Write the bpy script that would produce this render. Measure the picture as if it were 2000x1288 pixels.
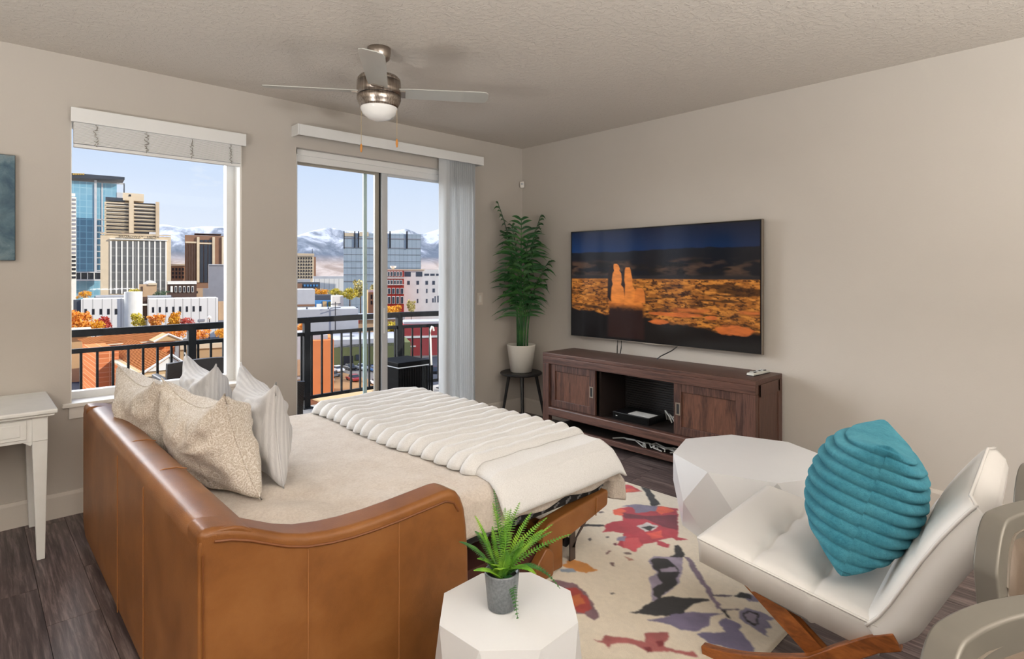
import bpy, bmesh, math, random
import numpy as np
from mathutils import Vector, Matrix, noise as mnoise
random.seed(7)
for o in list(bpy.data.objects): bpy.data.objects.remove(o)
SC = bpy.context.scene
COL = SC.collection
PI = math.pi
def srgb(r, g, b):
    f = lambda c: (c/12.92 if c <= .04045 else ((c+.055)/1.055)**2.4)
    return (f(r/255), f(g/255), f(b/255), 1)

# ------------------------------------------------------------------ camera, exposure
CAM = Vector((-4.218, -4.306, 1.441))
FWD = Vector((.687, .7267, 0)).normalized()
RGT = Vector((FWD.y, -FWD.x, 0))
cd = bpy.data.cameras.new('camera'); cam = bpy.data.objects.new('camera', cd); COL.objects.link(cam)
cam.location = CAM
cam.rotation_euler = (PI/2, 0, math.atan2(-FWD.x, FWD.y))
cd.sensor_width = 36; cd.lens = 36*1125/2000; cd.shift_y = -(644-534)/2000
cd.clip_start = .05; cd.clip_end = 20000
SC.camera = cam
vs = SC.view_settings
vs.view_transform = 'Standard'; vs.look = 'None'; vs.gamma = 1; vs.use_curve_mapping = False; vs.exposure = 0.14

# ------------------------------------------------------------------ sky and lights
W = bpy.data.worlds.new('sky'); SC.world = W; W.use_nodes = True
nt = W.node_tree; nt.nodes.clear()
N = lambda t: nt.nodes.new(t)
out = N('ShaderNodeOutputWorld'); bg = N('ShaderNodeBackground'); tc = N('ShaderNodeTexCoord')
sep = N('ShaderNodeSeparateXYZ'); cr = N('ShaderNodeValToRGB'); nz = N('ShaderNodeTexNoise'); mp = N('ShaderNodeMapping')
cr2 = N('ShaderNodeValToRGB'); mx = N('ShaderNodeMix'); mx.data_type = 'RGBA'
nt.links.new(tc.outputs['Generated'], sep.inputs[0]); nt.links.new(sep.outputs['Z'], cr.inputs[0])
e = cr.color_ramp.elements
e[0].position = 0; e[0].color = srgb(240, 245, 255)
e[1].position = .9; e[1].color = srgb(60, 120, 225)
k = e.new(.07); k.color = srgb(230, 239, 254)
k = e.new(.22); k.color = srgb(200, 222, 253)
k = e.new(.45); k.color = srgb(136, 182, 247)
mp.inputs['Scale'].default_value = (3, 3, 9)
nz.inputs['Scale'].default_value = 1.6; nz.inputs['Detail'].default_value = 6; nz.inputs['Roughness'].default_value = .55
nt.links.new(tc.outputs['Generated'], mp.inputs[0]); nt.links.new(mp.outputs[0], nz.inputs['Vector'])
nt.links.new(nz.outputs['Fac'], cr2.inputs[0])
cr2.color_ramp.elements[0].position = .64; cr2.color_ramp.elements[0].color = (0, 0, 0, 1)
cr2.color_ramp.elements[1].position = .80; cr2.color_ramp.elements[1].color = (.85, .85, .85, 1)
nt.links.new(cr2.outputs[0], mx.inputs['Factor']); nt.links.new(cr.outputs[0], mx.inputs[6])
mx.inputs[7].default_value = (1, 1, 1, 1)
nt.links.new(mx.outputs[2], bg.inputs[0]); bg.inputs[1].default_value = .93
nt.links.new(bg.outputs[0], out.inputs[0])

def sun(name, d, energy, angle, col=(1, 1, 1)):
    l = bpy.data.lights.new(name, 'SUN'); l.energy = energy; l.angle = angle; l.color = col
    o = bpy.data.objects.new(name, l); COL.objects.link(o)
    o.rotation_euler = Vector(d).to_track_quat('Z', 'Y').to_euler(); o.location = Vector(d)*30; return o
SUN = sun('sun', (.55, -.68, .49), 3.6, math.radians(.6), (1, .94, .85))
DAY_FILL = sun('daylight_fill', (-.38, .80, .46), 9.5, math.radians(62), (.985, .99, 1))  # added wide soft sun lamp, standing in for daylight through the windows
def area(name, loc, sx, sy, p, col=(1, .93, .84), rot=(0, 0, 0)):
    l = bpy.data.lights.new(name, 'AREA'); l.shape = 'RECTANGLE'; l.size = sx; l.size_y = sy; l.energy = p; l.color = col
    o = bpy.data.objects.new(name, l); COL.objects.link(o); o.location = loc; o.rotation_euler = rot; return o
# added fill lights without fixtures, unseen under the ceiling behind and beside the camera
area('rear_fill', (-4.9, -6.6, 2.70), 2.2, 1.6, 28, (1, .96, .91))
area('rear_fill', (-1.9, -6.6, 2.70), 2.2, 1.6, 28, (1, .96, .91))
area('side_fill', (-6.3, -4.2, 2.70), 1.2, 1.6, 22, (1, .96, .91))
# added unseen area light behind the camera, aimed up to brighten the ceiling
area('bounce_fill', (-4.2, -6.0, 1.6), 1.0, 1.0, 210, (1, .975, .945), (PI, 0, 0))
# two more unseen fills added out of frame, facing up to lift the ceiling
area('upward_fill', (-5.9, -2.9, 1.2), .6, .6, 105, (1, .975, .945), (PI, 0, 0))
area('upward_fill', (-2.6, -6.0, 1.2), .6, .6, 150, (1, .975, .945), (PI, 0, 0))

# ------------------------------------------------------------------ materials
def new_mat(name):
    m = bpy.data.materials.new(name); m.use_nodes = True
    m.node_tree.nodes.clear(); t = m.node_tree
    o = t.nodes.new('ShaderNodeOutputMaterial'); b = t.nodes.new('ShaderNodeBsdfPrincipled')
    t.links.new(b.outputs[0], o.inputs[0]); return m, t, b, o
def setb(b, rough=.5, metal=0, spec=.5, sheen=0, coat=0):
    b.inputs['Roughness'].default_value = rough; b.inputs['Metallic'].default_value = metal
    b.inputs['Specular IOR Level'].default_value = spec
    b.inputs['Sheen Weight'].default_value = sheen; b.inputs['Coat Weight'].default_value = coat
def coords(t, scale=(1, 1, 1), kind='Object', rot=(0, 0, 0)):
    c = t.nodes.new('ShaderNodeTexCoord'); m = t.nodes.new('ShaderNodeMapping')
    m.inputs['Scale'].default_value = scale; m.inputs['Rotation'].default_value = rot
    t.links.new(c.outputs[kind], m.inputs[0]); return m.outputs[0]
def tex_noise(t, vec, scale, detail=4, rough=.55, dist=0):
    n = t.nodes.new('ShaderNodeTexNoise'); n.inputs['Scale'].default_value = scale
    n.inputs['Detail'].default_value = detail; n.inputs['Roughness'].default_value = rough; n.inputs['Distortion'].default_value = dist
    t.links.new(vec, n.inputs['Vector']); return n.outputs['Fac']
def ramp(t, fac, stops):
    r = t.nodes.new('ShaderNodeValToRGB'); el = r.color_ramp.elements
    while len(el) > 1: el.remove(el[-1])
    el[0].position = stops[0][0]; el[0].color = stops[0][1]
    for p, c in stops[1:]:
        x = el.new(p); x.color = c
    t.links.new(fac, r.inputs[0]); return r.outputs[0]
def bump(t, b, h, strength=.2, dist=.01):
    n = t.nodes.new('ShaderNodeBump'); n.inputs['Strength'].default_value = strength; n.inputs['Distance'].default_value = dist
    t.links.new(h, n.inputs['Height']); t.links.new(n.outputs[0], b.inputs['Normal'])
def mixc(t, fac, a, b_, mode='MIX'):
    m = t.nodes.new('ShaderNodeMix'); m.data_type = 'RGBA'; m.blend_type = mode
    for s, v in ((0, fac), (6, a), (7, b_)):
        if isinstance(v, (int, float, tuple)): m.inputs[s].default_value = v
        else: t.links.new(v, m.inputs[s])
    return m.outputs[2]
def plain(name, col, rough=.5, metal=0, spec=.5, var=.08, nscale=8, bmp=0, bscale=60, sheen=0, coat=0, bdist=.004):
    m, t, b, o = new_mat(name); setb(b, rough, metal, spec, sheen, coat)
    v = coords(t)
    f = tex_noise(t, v, nscale)
    d = tuple(max(0, c*(1-var)) for c in col[:3])+(1,); l = tuple(min(1, c*(1+var)) for c in col[:3])+(1,)
    t.links.new(ramp(t, f, [(.3, d), (.7, l)]), b.inputs['Base Color'])
    if bmp: bump(t, b, tex_noise(t, v, bscale, 5), bmp, bdist)
    return m
M = {}
M['wall'] = plain('wall_paint', srgb(192, 186, 178), .85, spec=.2, var=.015, nscale=2, bmp=.12, bscale=90)
m, t, b, o = new_mat('ceiling_knockdown'); setb(b, .9, spec=.15); v = coords(t)
b.inputs['Base Color'].default_value = srgb(206, 199, 190)
f = tex_noise(t, v, 34, 3, .6, .6)
bump(t, b, ramp(t, f, [(.48, (0, 0, 0, 1)), (.58, (1, 1, 1, 1))]), .38, .006); M['ceiling'] = m
M['trim'] = plain('white_trim', srgb(232, 229, 222), .45, var=.01)
M['base'] = plain('baseboard_paint', srgb(208, 201, 192), .5, var=.01)
M['vinyl'] = plain('white_vinyl', srgb(226, 227, 226), .4, var=.01)
m, t, b, o = new_mat('translucent_vinyl'); setb(b, .5); b.inputs['Base Color'].default_value = srgb(228, 230, 231)
tl = t.nodes.new('ShaderNodeBsdfTranslucent'); tl.inputs[0].default_value = srgb(235, 238, 240); ms = t.nodes.new('ShaderNodeMixShader'); ms.inputs[0].default_value = .45
t.links.new(b.outputs[0], ms.inputs[1]); t.links.new(tl.outputs[0], ms.inputs[2]); t.links.new(ms.outputs[0], o.inputs[0]); M['vane'] = m
M['vinylgrey'] = plain('grey_vinyl', srgb(196, 199, 201), .4, var=.02)
M['stile'] = plain('beige_aluminium', srgb(170, 164, 152), .4, var=.03)
M['rubber'] = plain('black_rubber', srgb(28, 28, 30), .7)
# floor planks
m, t, b, o = new_mat('floor_plank'); setb(b, .42, spec=.4)
v = coords(t, (1, .05, 1)); oi = t.nodes.new('ShaderNodeObjectInfo')
va = t.nodes.new('ShaderNodeVectorMath'); va.operation = 'ADD'
cx = t.nodes.new('ShaderNodeCombineXYZ'); mu = t.nodes.new('ShaderNodeMath'); mu.operation = 'MULTIPLY'; mu.inputs[1].default_value = 37
t.links.new(oi.outputs['Random'], mu.inputs[0]); t.links.new(mu.outputs[0], cx.inputs[0]); t.links.new(mu.outputs[0], cx.inputs[1])
t.links.new(v, va.inputs[0]); t.links.new(cx.outputs[0], va.inputs[1])
g1 = tex_noise(t, va.outputs[0], 60, 6, .7, .4); g2 = tex_noise(t, va.outputs[0], 9, 3, .5, .8)
col = ramp(t, g1, [(.36, srgb(46, 38, 38)), (.5, srgb(88, 76, 75)), (.64, srgb(142, 129, 126))])
col = mixc(t, .35, col, ramp(t, g2, [(.3, srgb(66, 55, 55)), (.7, srgb(122, 109, 106))]))
tn = ramp(t, oi.outputs['Random'], [(0, (.80, .79, .80, 1)), (1, (1.12, 1.08, 1.06, 1))])
col = mixc(t, 1.0, col, tn, 'MULTIPLY')
t.links.new(col, b.inputs['Base Color']); bump(t, b, g1, .25, .002); M['plank'] = m
M['gap'] = plain('floor_joint', srgb(40, 34, 34), .7)
# leather
m, t, b, o = new_mat('tan_leather'); setb(b, .40, spec=.45); v = coords(t)
f = tex_noise(t, v, 5, 5, .6, .3)
t.links.new(ramp(t, f, [(.25, srgb(114, 70, 32)), (.5, srgb(133, 84, 41)), (.8, srgb(150, 100, 54))]), b.inputs['Base Color'])
vo = t.nodes.new('ShaderNodeTexVoronoi'); vo.inputs['Scale'].default_value = 260; t.links.new(v, vo.inputs['Vector'])
bump(t, b, vo.outputs['Distance'], .12, .002); M['leather'] = m
M['seam'] = plain('leather_seam', srgb(150, 98, 52), .5)
M['seamdark'] = plain('leather_seam_dark', srgb(116, 66, 28), .5)
M['blackfabric'] = plain('black_dust_cover', srgb(20, 20, 22), .85, bmp=.2)
M['printwhite'] = plain('white_print', srgb(110, 110, 112), .8)
M['darkred'] = plain('sofa_inside', srgb(62, 24, 16), .8)
M['steel'] = plain('brown_steel', srgb(86, 76, 72), .4, metal=.6)
M['blackplastic'] = plain('black_plastic', srgb(18, 18, 20), .35)
# dark wood with grain along a chosen axis
def wood(name, dark, mid, light, scale, rough=.42, coat=0):
    m, t, b, o = new_mat(name); setb(b, rough, spec=.4, coat=coat)
    v = coords(t, scale)
    f = tex_noise(t, v, 14, 6, .65, 1.2); w = t.nodes.new('ShaderNodeTexWave'); w.inputs['Scale'].default_value = 3.2
    w.inputs['Distortion'].default_value = 9; w.inputs['Detail'].default_value = 3; w.inputs['Detail Scale'].default_value = 1.2
    t.links.new(v, w.inputs['Vector'])
    c = ramp(t, f, [(.3, dark), (.52, mid), (.75, light)])
    c = mixc(t, .35, c, ramp(t, w.outputs['Fac'], [(.1, dark), (.6, light)]))
    t.links.new(c, b.inputs['Base Color']); bump(t, b, f, .25, .002); return m
dk = (srgb(46, 30, 26), srgb(78, 52, 44), srgb(108, 76, 64))
M['wood_y'] = wood('dark_wood_long', *dk, (8, .5, 8)); M['wood_z'] = wood('dark_wood_upright', *dk, (8, 8, .6)); M['wood_x'] = wood('dark_wood_cross', *dk, (.5, 8, 8))
M['wood_panel'] = wood('dark_wood_panel', srgb(52, 33, 26), srgb(86, 56, 44), srgb(114, 77, 60), (3.4, 3.4, .55))
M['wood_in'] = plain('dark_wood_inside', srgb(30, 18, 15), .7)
M['walnut'] = wood('walnut_frame', srgb(96, 52, 22), srgb(140, 80, 36), srgb(172, 104, 52), (3, 1, 3), .35)
M['nickel'] = plain('brushed_nickel', srgb(176, 166, 156), .32, metal=1, var=.05)
M['handle'] = plain('pewter_pull', srgb(150, 140, 128), .4, metal=.8)
m, t, b, o = new_mat('brushed_nickel_band'); setb(b, .3, metal=1); v = coords(t, (40, 40, 1))
t.links.new(ramp(t, tex_noise(t, v, 3, 4), [(.3, srgb(128, 116, 106)), (.7, srgb(196, 186, 176))]), b.inputs['Base Color']); M['nickelband'] = m
M['blade'] = plain('silver_fan_blade', srgb(186, 186, 180), .38, metal=.25, var=.02)
M['opal'] = plain('opal_glass', srgb(238, 238, 236), .25, var=.005)
M['fob'] = plain('oak_fob', srgb(196, 132, 62), .5)
M['chain'] = plain('bead_chain', srgb(176, 160, 130), .4, metal=.7)
def glassmat(name, tint, refl):
    m = bpy.data.materials.new(name); m.use_nodes = True; t = m.node_tree; t.nodes.clear()
    o = t.nodes.new('ShaderNodeOutputMaterial'); tr = t.nodes.new('ShaderNodeBsdfTransparent'); gl = t.nodes.new('ShaderNodeBsdfGlossy')
    tr.inputs[0].default_value = tint; gl.inputs['Roughness'].default_value = .02
    mi = t.nodes.new('ShaderNodeMixShader'); fr = t.nodes.new('ShaderNodeFresnel'); fr.inputs[0].default_value = 1.3
    mm = t.nodes.new('ShaderNodeMath'); mm.operation = 'MULTIPLY'; mm.inputs[1].default_value = refl
    t.links.new(fr.outputs[0], mm.inputs[0]); t.links.new(mm.outputs[0], mi.inputs[0])
    t.links.new(tr.outputs[0], mi.inputs[1]); t.links.new(gl.outputs[0], mi.inputs[2]); t.links.new(mi.outputs[0], o.inputs[0]); return m
M['glass'] = glassmat('window_glass', (.985, .99, .99, 1), .3)
M['glassedge'] = plain('frosted_glass_edge', srgb(172, 192, 190), .3)
# fabrics
m, t, b, o = new_mat('cream_fleece'); setb(b, .95, spec=.1, sheen=.5); v = coords(t)
f = tex_noise(t, v, 90, 6, .8); f2 = tex_noise(t, v, 9, 4, .7)
c = mixc(t, .4, ramp(t, f, [(.3, srgb(196, 178, 160)), (.6, srgb(240, 228, 214))]), ramp(t, f2, [(.35, srgb(212, 197, 180)), (.65, srgb(244, 235, 224))]))
t.links.new(c, b.inputs['Base Color']); bump(t, b, f, .8, .012); M['fleece'] = m
m, t, b, o = new_mat('white_faux_fur'); setb(b, .95, spec=.1, sheen=.4); v = coords(t)
f = tex_noise(t, v, 230, 6, .8)
t.links.new(ramp(t, f, [(.3, srgb(208, 207, 205)), (.6, srgb(232, 232, 231))]), b.inputs['Base Color']); bump(t, b, f, .5, .006); M['fur'] = m
m, t, b, o = new_mat('teal_plush'); setb(b, .9, spec=.15, sheen=.35); v = coords(t)
b.inputs['Sheen Tint'].default_value = srgb(150, 225, 240)
f = tex_noise(t, v, 85, 6, .8); f2 = tex_noise(t, v, 10, 3)
c = mixc(t, .5, ramp(t, f, [(.3, srgb(28, 98, 120)), (.65, srgb(72, 148, 168))]), ramp(t, f2, [(.3, srgb(42, 114, 136)), (.7, srgb(88, 160, 178))]))
t.links.new(c, b.inputs['Base Color']); bump(t, b, f, .8, .008); M['teal'] = m
def floral(name, ground, ink, scale):
    m, t, b, o = new_mat(name); setb(b, .9, spec=.15, sheen=.2); v = coords(t)
    d = tex_noise(t, v, 30, 2); va = t.nodes.new('ShaderNodeVectorMath'); va.operation = 'MULTIPLY_ADD'
    cc = t.nodes.new('ShaderNodeCombineXYZ')
    for i in range(3): t.links.new(d, cc.inputs[i])
    t.links.new(cc.outputs[0], va.inputs[0]); va.inputs[1].default_value = (.02, .02, .02); t.links.new(v, va.inputs[2])
    vo = t.nodes.new('ShaderNodeTexVoronoi'); vo.inputs['Scale'].default_value = scale; t.links.new(va.outputs[0], vo.inputs['Vector'])
    mu = t.nodes.new('ShaderNodeMath'); mu.operation = 'MULTIPLY'; mu.inputs[1].default_value = 24
    sn = t.nodes.new('ShaderNodeMath'); sn.operation = 'SINE'
    t.links.new(vo.outputs['Distance'], mu.inputs[0]); t.links.new(mu.outputs[0], sn.inputs[0])
    vf = t.nodes.new('ShaderNodeTexVoronoi'); vf.inputs['Scale'].default_value = scale*4; vf.feature = 'DISTANCE_TO_EDGE'; t.links.new(va.outputs[0], vf.inputs['Vector'])
    c1 = ramp(t, sn.outputs[0], [(.35, ground), (.75, ink)]); c2 = ramp(t, vf.outputs['Distance'], [(.05, ink), (.16, ground)])
    t.links.new(mixc(t, .5, c1, c2), b.inputs['Base Color'])
    w = tex_noise(t, coords(t, (1, 1, .35)), 16, 3, .5, .8)
    bump(t, b, w, .55, .02); return m
M['floral'] = floral('floral_cotton', srgb(190, 178, 162), srgb(234, 229, 222), 30)
m, t, b, o = new_mat('grey_crinkle_cotton'); setb(b, .9, spec=.12, sheen=.2); v = coords(t)
wv = t.nodes.new('ShaderNodeTexWave'); wv.inputs['Scale'].default_value = 16; wv.inputs['Distortion'].default_value = 2.5; wv.inputs['Detail'].default_value = 2
t.links.new(coords(t, (1, 1, .12)), wv.inputs['Vector'])
t.links.new(ramp(t, wv.outputs['Fac'], [(.2, srgb(194, 194, 196)), (.8, srgb(207, 207, 208))]), b.inputs['Base Color'])
bump(t, b, tex_noise(t, coords(t, (1, 1, .4)), 18, 4, .6, .7), .5, .016); M['grey'] = m
M['whiteleather'] = plain('white_leather', srgb(212, 210, 207), .38, spec=.5, var=.02, nscale=3, bmp=.06, bscale=120)
M['whitelacquer'] = plain('white_lacquer', srgb(212, 213, 214), .35, var=.01)
M['deskwhite'] = plain('distressed_white_paint', srgb(228, 229, 226), .42, var=.03, nscale=14)
M['taupe'] = plain('taupe_metallic_leather', srgb(112, 103, 92), .34, metal=.25, var=.14, nscale=5, bmp=.1, bscale=150)
M['taupeedge'] = plain('taupe_leather_rim', srgb(112, 108, 100), .36, metal=.35, var=.08, nscale=6)
M['taupein'] = plain('taupe_leather_pad', srgb(98, 84, 71), .42, metal=.2, var=.12, nscale=5, bmp=.1, bscale=150)
M['rim_glint'] = plain('chrome_glint', srgb(220, 220, 216), .15, metal=1)
M['blackwood'] = plain('black_painted_wood', srgb(38, 38, 40), .45, var=.1)
M['potwhite'] = plain('matt_white_pot', srgb(226, 224, 216), .5, var=.02)
m, t, b, o = new_mat('grey_glazed_clay'); setb(b, .35); v = coords(t)
t.links.new(ramp(t, tex_noise(t, v, 120, 4, .7), [(.3, srgb(88, 94, 100)), (.7, srgb(126, 131, 135))]), b.inputs['Base Color']); M['potgrey'] = m
M['soil'] = plain('dark_soil', srgb(34, 30, 26), .95, bmp=.5, bscale=90)
def leafmat(name, a, b2, c, scale=6, rough=.4):
    m, t, b, o = new_mat(name); setb(b, rough, spec=.4); v = coords(t)
    f = tex_noise(t, v, scale, 3)
    t.links.new(ramp(t, f, [(.3, a), (.5, b2), (.72, c)]), b.inputs['Base Color']); return m
M['palm'] = leafmat('palm_leaf', srgb(22, 62, 34), srgb(42, 92, 46), srgb(76, 124, 56))
M['palmstem'] = plain('palm_stem', srgb(66, 100, 48), .5, var=.2)
M['fern'] = leafmat('fern_leaf', srgb(56, 104, 40), srgb(104, 158, 50), srgb(166, 204, 66), 14)
M['ferndark'] = leafmat('fern_leaf_dark', srgb(40, 84, 44), srgb(66, 116, 56), srgb(110, 150, 70), 14)
M['bluecloth'] = plain('navy_cloth', srgb(22, 46, 108), .7, var=.2, nscale=20)
M['whitepipe'] = plain('white_piping', srgb(214, 212, 206), .6)
M['greycloth'] = plain('grey_cloth', srgb(150, 146, 138), .8, var=.2)
M['remote'] = plain('silver_plastic', srgb(196, 198, 192), .4)
M['paper'] = plain('white_paper_label', srgb(200, 200, 198), .7)
M['cable'] = plain('pale_cable', srgb(190, 190, 186), .5)
M['switch'] = plain('switch_plate', srgb(216, 208, 198), .45)
# attribute-coloured print and screen
m, t, b, o = new_mat('rug_wool'); setb(b, .95, spec=.05, sheen=.25)
a = t.nodes.new('ShaderNodeAttribute'); a.attribute_name = 'print'; v = coords(t)
f = tex_noise(t, v, 220, 4, .8)
t.links.new(mixc(t, .35, a.outputs['Color'], mixc(t, 1.0, a.outputs['Color'], ramp(t, f, [(.3, (.72, .72, .72, 1)), (.7, (1.12, 1.12, 1.12, 1))]), 'MULTIPLY')), b.inputs['Base Color'])
bump(t, b, f, .5, .006); M['rug'] = m
m, t, b, o = new_mat('television_picture'); setb(b, .12, spec=.4); b.inputs['Base Color'].default_value = (.004, .004, .004, 1)
a = t.nodes.new('ShaderNodeAttribute'); a.attribute_name = 'print'
t.links.new(a.outputs['Color'], b.inputs['Emission Color']); b.inputs['Emission Strength'].default_value = 1.0; M['screen'] = m
m, t, b, o = new_mat('abstract_canvas'); setb(b, .6); v = coords(t)
f = tex_noise(t, v, 5, 6, .7, 1.2); f2 = tex_noise(t, v, 14, 4, .6, .4)
c = mixc(t, .45, ramp(t, f, [(.3, srgb(40, 66, 84)), (.48, srgb(74, 104, 118)), (.6, srgb(120, 140, 146)), (.72, srgb(130, 112, 98))]), ramp(t, f2, [(.35, srgb(44, 74, 96)), (.7, srgb(110, 134, 142))]))
t.links.new(c, b.inputs['Base Color']); M['canvas'] = m
M['canvasedge'] = plain('canvas_side', srgb(52, 62, 66), .7)
# outdoors
M['rail'] = plain('weathered_black_steel', srgb(27, 28, 29), .6, spec=.2, var=.4, nscale=24)
M['concrete'] = plain('balcony_concrete', srgb(166, 160, 150), .95, spec=0, var=.08, nscale=10)
m, t, b, o = new_mat('dark_wicker'); setb(b, .5); v = coords(t)
ck = t.nodes.new('ShaderNodeTexChecker'); ck.inputs['Scale'].default_value = 90; t.links.new(v, ck.inputs['Vector'])
ck.inputs['Color1'].default_value = srgb(40, 32, 28); ck.inputs['Color2'].default_value = srgb(16, 13, 12)
t.links.new(ck.outputs[0], b.inputs['Base Color']); bump(t, b, ck.outputs['Fac'], .6, .006); M['wicker'] = m
M['darkpanel'] = plain('dark_resin_panel', srgb(9, 9, 9), .7, spec=.08)
def flat(name, col, rough=.9, var=.06, nscale=.4): M[name] = plain(name, col, rough, spec=0 if rough > .5 else .3, var=var, nscale=nscale)
flat('b_white', srgb(234, 229, 216)); flat('b_cream', srgb(216, 196, 164)); flat('b_tan', srgb(196, 164, 130)); flat('b_beige', srgb(206, 184, 152))
flat('b_brown', srgb(146, 112, 90)); flat('b_dkbrown', srgb(92, 74, 66)); flat('b_grey', srgb(150, 148, 150)); flat('b_ltgrey', srgb(190, 190, 190)); flat('b_dark', srgb(52, 52, 56))
flat('b_dkglass', srgb(56, 62, 70), .35); flat('b_winglass', srgb(70, 78, 88), .35); flat('b_red', srgb(156, 58, 50)); flat('b_olive', srgb(112, 116, 80)); flat('b_orange', srgb(226, 136, 84))
flat('b_redwall', srgb(168, 76, 74)); flat('b_roofwhite', srgb(178, 178, 178)); flat('b_roofdark', srgb(88, 90, 94)); flat('b_sand', srgb(188, 158, 118)); flat('b_gravel', srgb(104, 66, 46), .9, .2, 3)
flat('b_blue', srgb(84, 134, 180)); flat('ochre', srgb(206, 170, 90))
flat('ground', srgb(124, 118, 110), .9, .12, .05); flat('asphalt', srgb(72, 74, 79), .9, .08, .2); flat('pave', srgb(158, 124, 88), .9, .05, .1)
def gridglass(name, base, line, sx, sy, frac, rough=.2, var=None):
    m, t, b, o = new_mat(name); setb(b, rough, spec=.5 if rough < .5 else 0); c = t.nodes.new('ShaderNodeTexCoord')
    br = t.nodes.new('ShaderNodeTexBrick'); br.offset = 0; br.inputs['Scale'].default_value = 1; br.inputs['Brick Width'].default_value = sx; br.inputs['Row Height'].default_value = sy
    br.inputs['Mortar Size'].default_value = frac; br.inputs['Color1'].default_value = base; br.inputs['Color2'].default_value = var or base; br.inputs['Mortar'].default_value = line
    mp = t.nodes.new('ShaderNodeMapping'); mp.inputs['Rotation'].default_value = (-PI/2, 0, 0); t.links.new(c.outputs['Object'], mp.inputs[0]); t.links.new(mp.outputs[0], br.inputs['Vector'])
    t.links.new(br.outputs['Color'], b.inputs['Base Color']); M[name] = m
gridglass('g_teal', srgb(108, 158, 178), srgb(140, 180, 194), 3, 3.6, .18, .25, srgb(122, 168, 186)); gridglass('g_deep', srgb(42, 78, 104), srgb(76, 118, 142), 3, 3.6, .2, .25, srgb(50, 92, 118))
gridglass('g_grey', srgb(158, 170, 176), srgb(136, 148, 154), 2.2, 7.2, .12, .3, srgb(168, 180, 186)); gridglass('g_office', srgb(92, 92, 90), srgb(124, 122, 116), 30, 3.4, .3, .25, srgb(108, 106, 100))
gridglass('b_brick', srgb(196, 112, 70), srgb(226, 160, 116), 1.6, .7, .06, .9, srgb(216, 132, 84)); gridglass('b_panelwhite', srgb(228, 222, 212), srgb(186, 180, 172), 2.6, 60, .16, .8)
m, t, b, o = new_mat('roof_tile'); setb(b, 1, spec=0)
w = t.nodes.new('ShaderNodeTexWave'); w.inputs['Scale'].default_value = .55; w.inputs['Distortion'].default_value = .6; w.bands_direction = 'DIAGONAL'; t.links.new(coords(t), w.inputs['Vector'])
t.links.new(ramp(t, w.outputs['Fac'], [(.2, srgb(92, 46, 22)), (.6, srgb(150, 86, 46)), (.9, srgb(178, 120, 76))]), b.inputs['Base Color']); M['rooftile'] = m
m, t, b, o = new_mat('mountain_rock_and_snow'); setb(b, .95, spec=.05); v = coords(t)
g = t.nodes.new('ShaderNodeNewGeometry'); sp = t.nodes.new('ShaderNodeSeparateXYZ'); t.links.new(g.outputs['Position'], sp.inputs[0])
mr = t.nodes.new('ShaderNodeMapRange'); mr.inputs['From Min'].default_value = 60; mr.inputs['From Max'].default_value = 300; t.links.new(sp.outputs['Z'], mr.inputs[0])
f = tex_noise(t, v, .006, 8, .65, .6); ad = t.nodes.new('ShaderNodeMath'); ad.operation = 'ADD'
mh = t.nodes.new('ShaderNodeMath'); mh.operation = 'MULTIPLY'; mh.inputs[1].default_value = .30; t.links.new(mr.outputs[0], mh.inputs[0])
t.links.new(f, ad.inputs[0]); t.links.new(mh.outputs[0], ad.inputs[1])
snow = ramp(t, ad.outputs[0], [(.58, srgb(112, 120, 128)), (.70, srgb(144, 150, 156)), (.82, srgb(214, 217, 222))])  # rock greys tinted slightly blue, standing in for distance haze
low = ramp(t, f, [(.4, srgb(150, 132, 118)), (.6, srgb(188, 172, 158))])
lr = ramp(t, mr.outputs[0], [(.0, (0, 0, 0, 1)), (.3, (1, 1, 1, 1))])
t.links.new(mixc(t, lr, low, snow), b.inputs['Base Color']); M['mountain'] = m
for nm, a_, b_, c_ in (('t_orange', (206, 120, 40), (236, 160, 62), (250, 196, 110)), ('t_amber', (196, 132, 30), (232, 170, 44), (246, 200, 90)), ('t_yellow', (150, 140, 44), (206, 186, 62), (232, 212, 100)),
                       ('t_red', (150, 50, 44), (206, 84, 66), (226, 130, 100)), ('t_green', (56, 74, 58), (90, 108, 78), (130, 144, 104)), ('t_pale', (176, 160, 96), (206, 190, 120), (226, 214, 160))):
    M[nm] = leafmat(nm, srgb(*a_), srgb(*b_), srgb(*c_), .8, .8)
M['bark'] = plain('bark', srgb(84, 66, 54), .9)
for nm, c_ in (('car_white', (226, 228, 230)), ('car_blue', (60, 96, 140)), ('car_black', (32, 34, 38)), ('car_silver', (160, 166, 172)), ('car_red', (150, 44, 40)), ('car_grey', (96, 102, 110))):
    M[nm] = plain(nm, srgb(*c_), .3, coat=.3)

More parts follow.
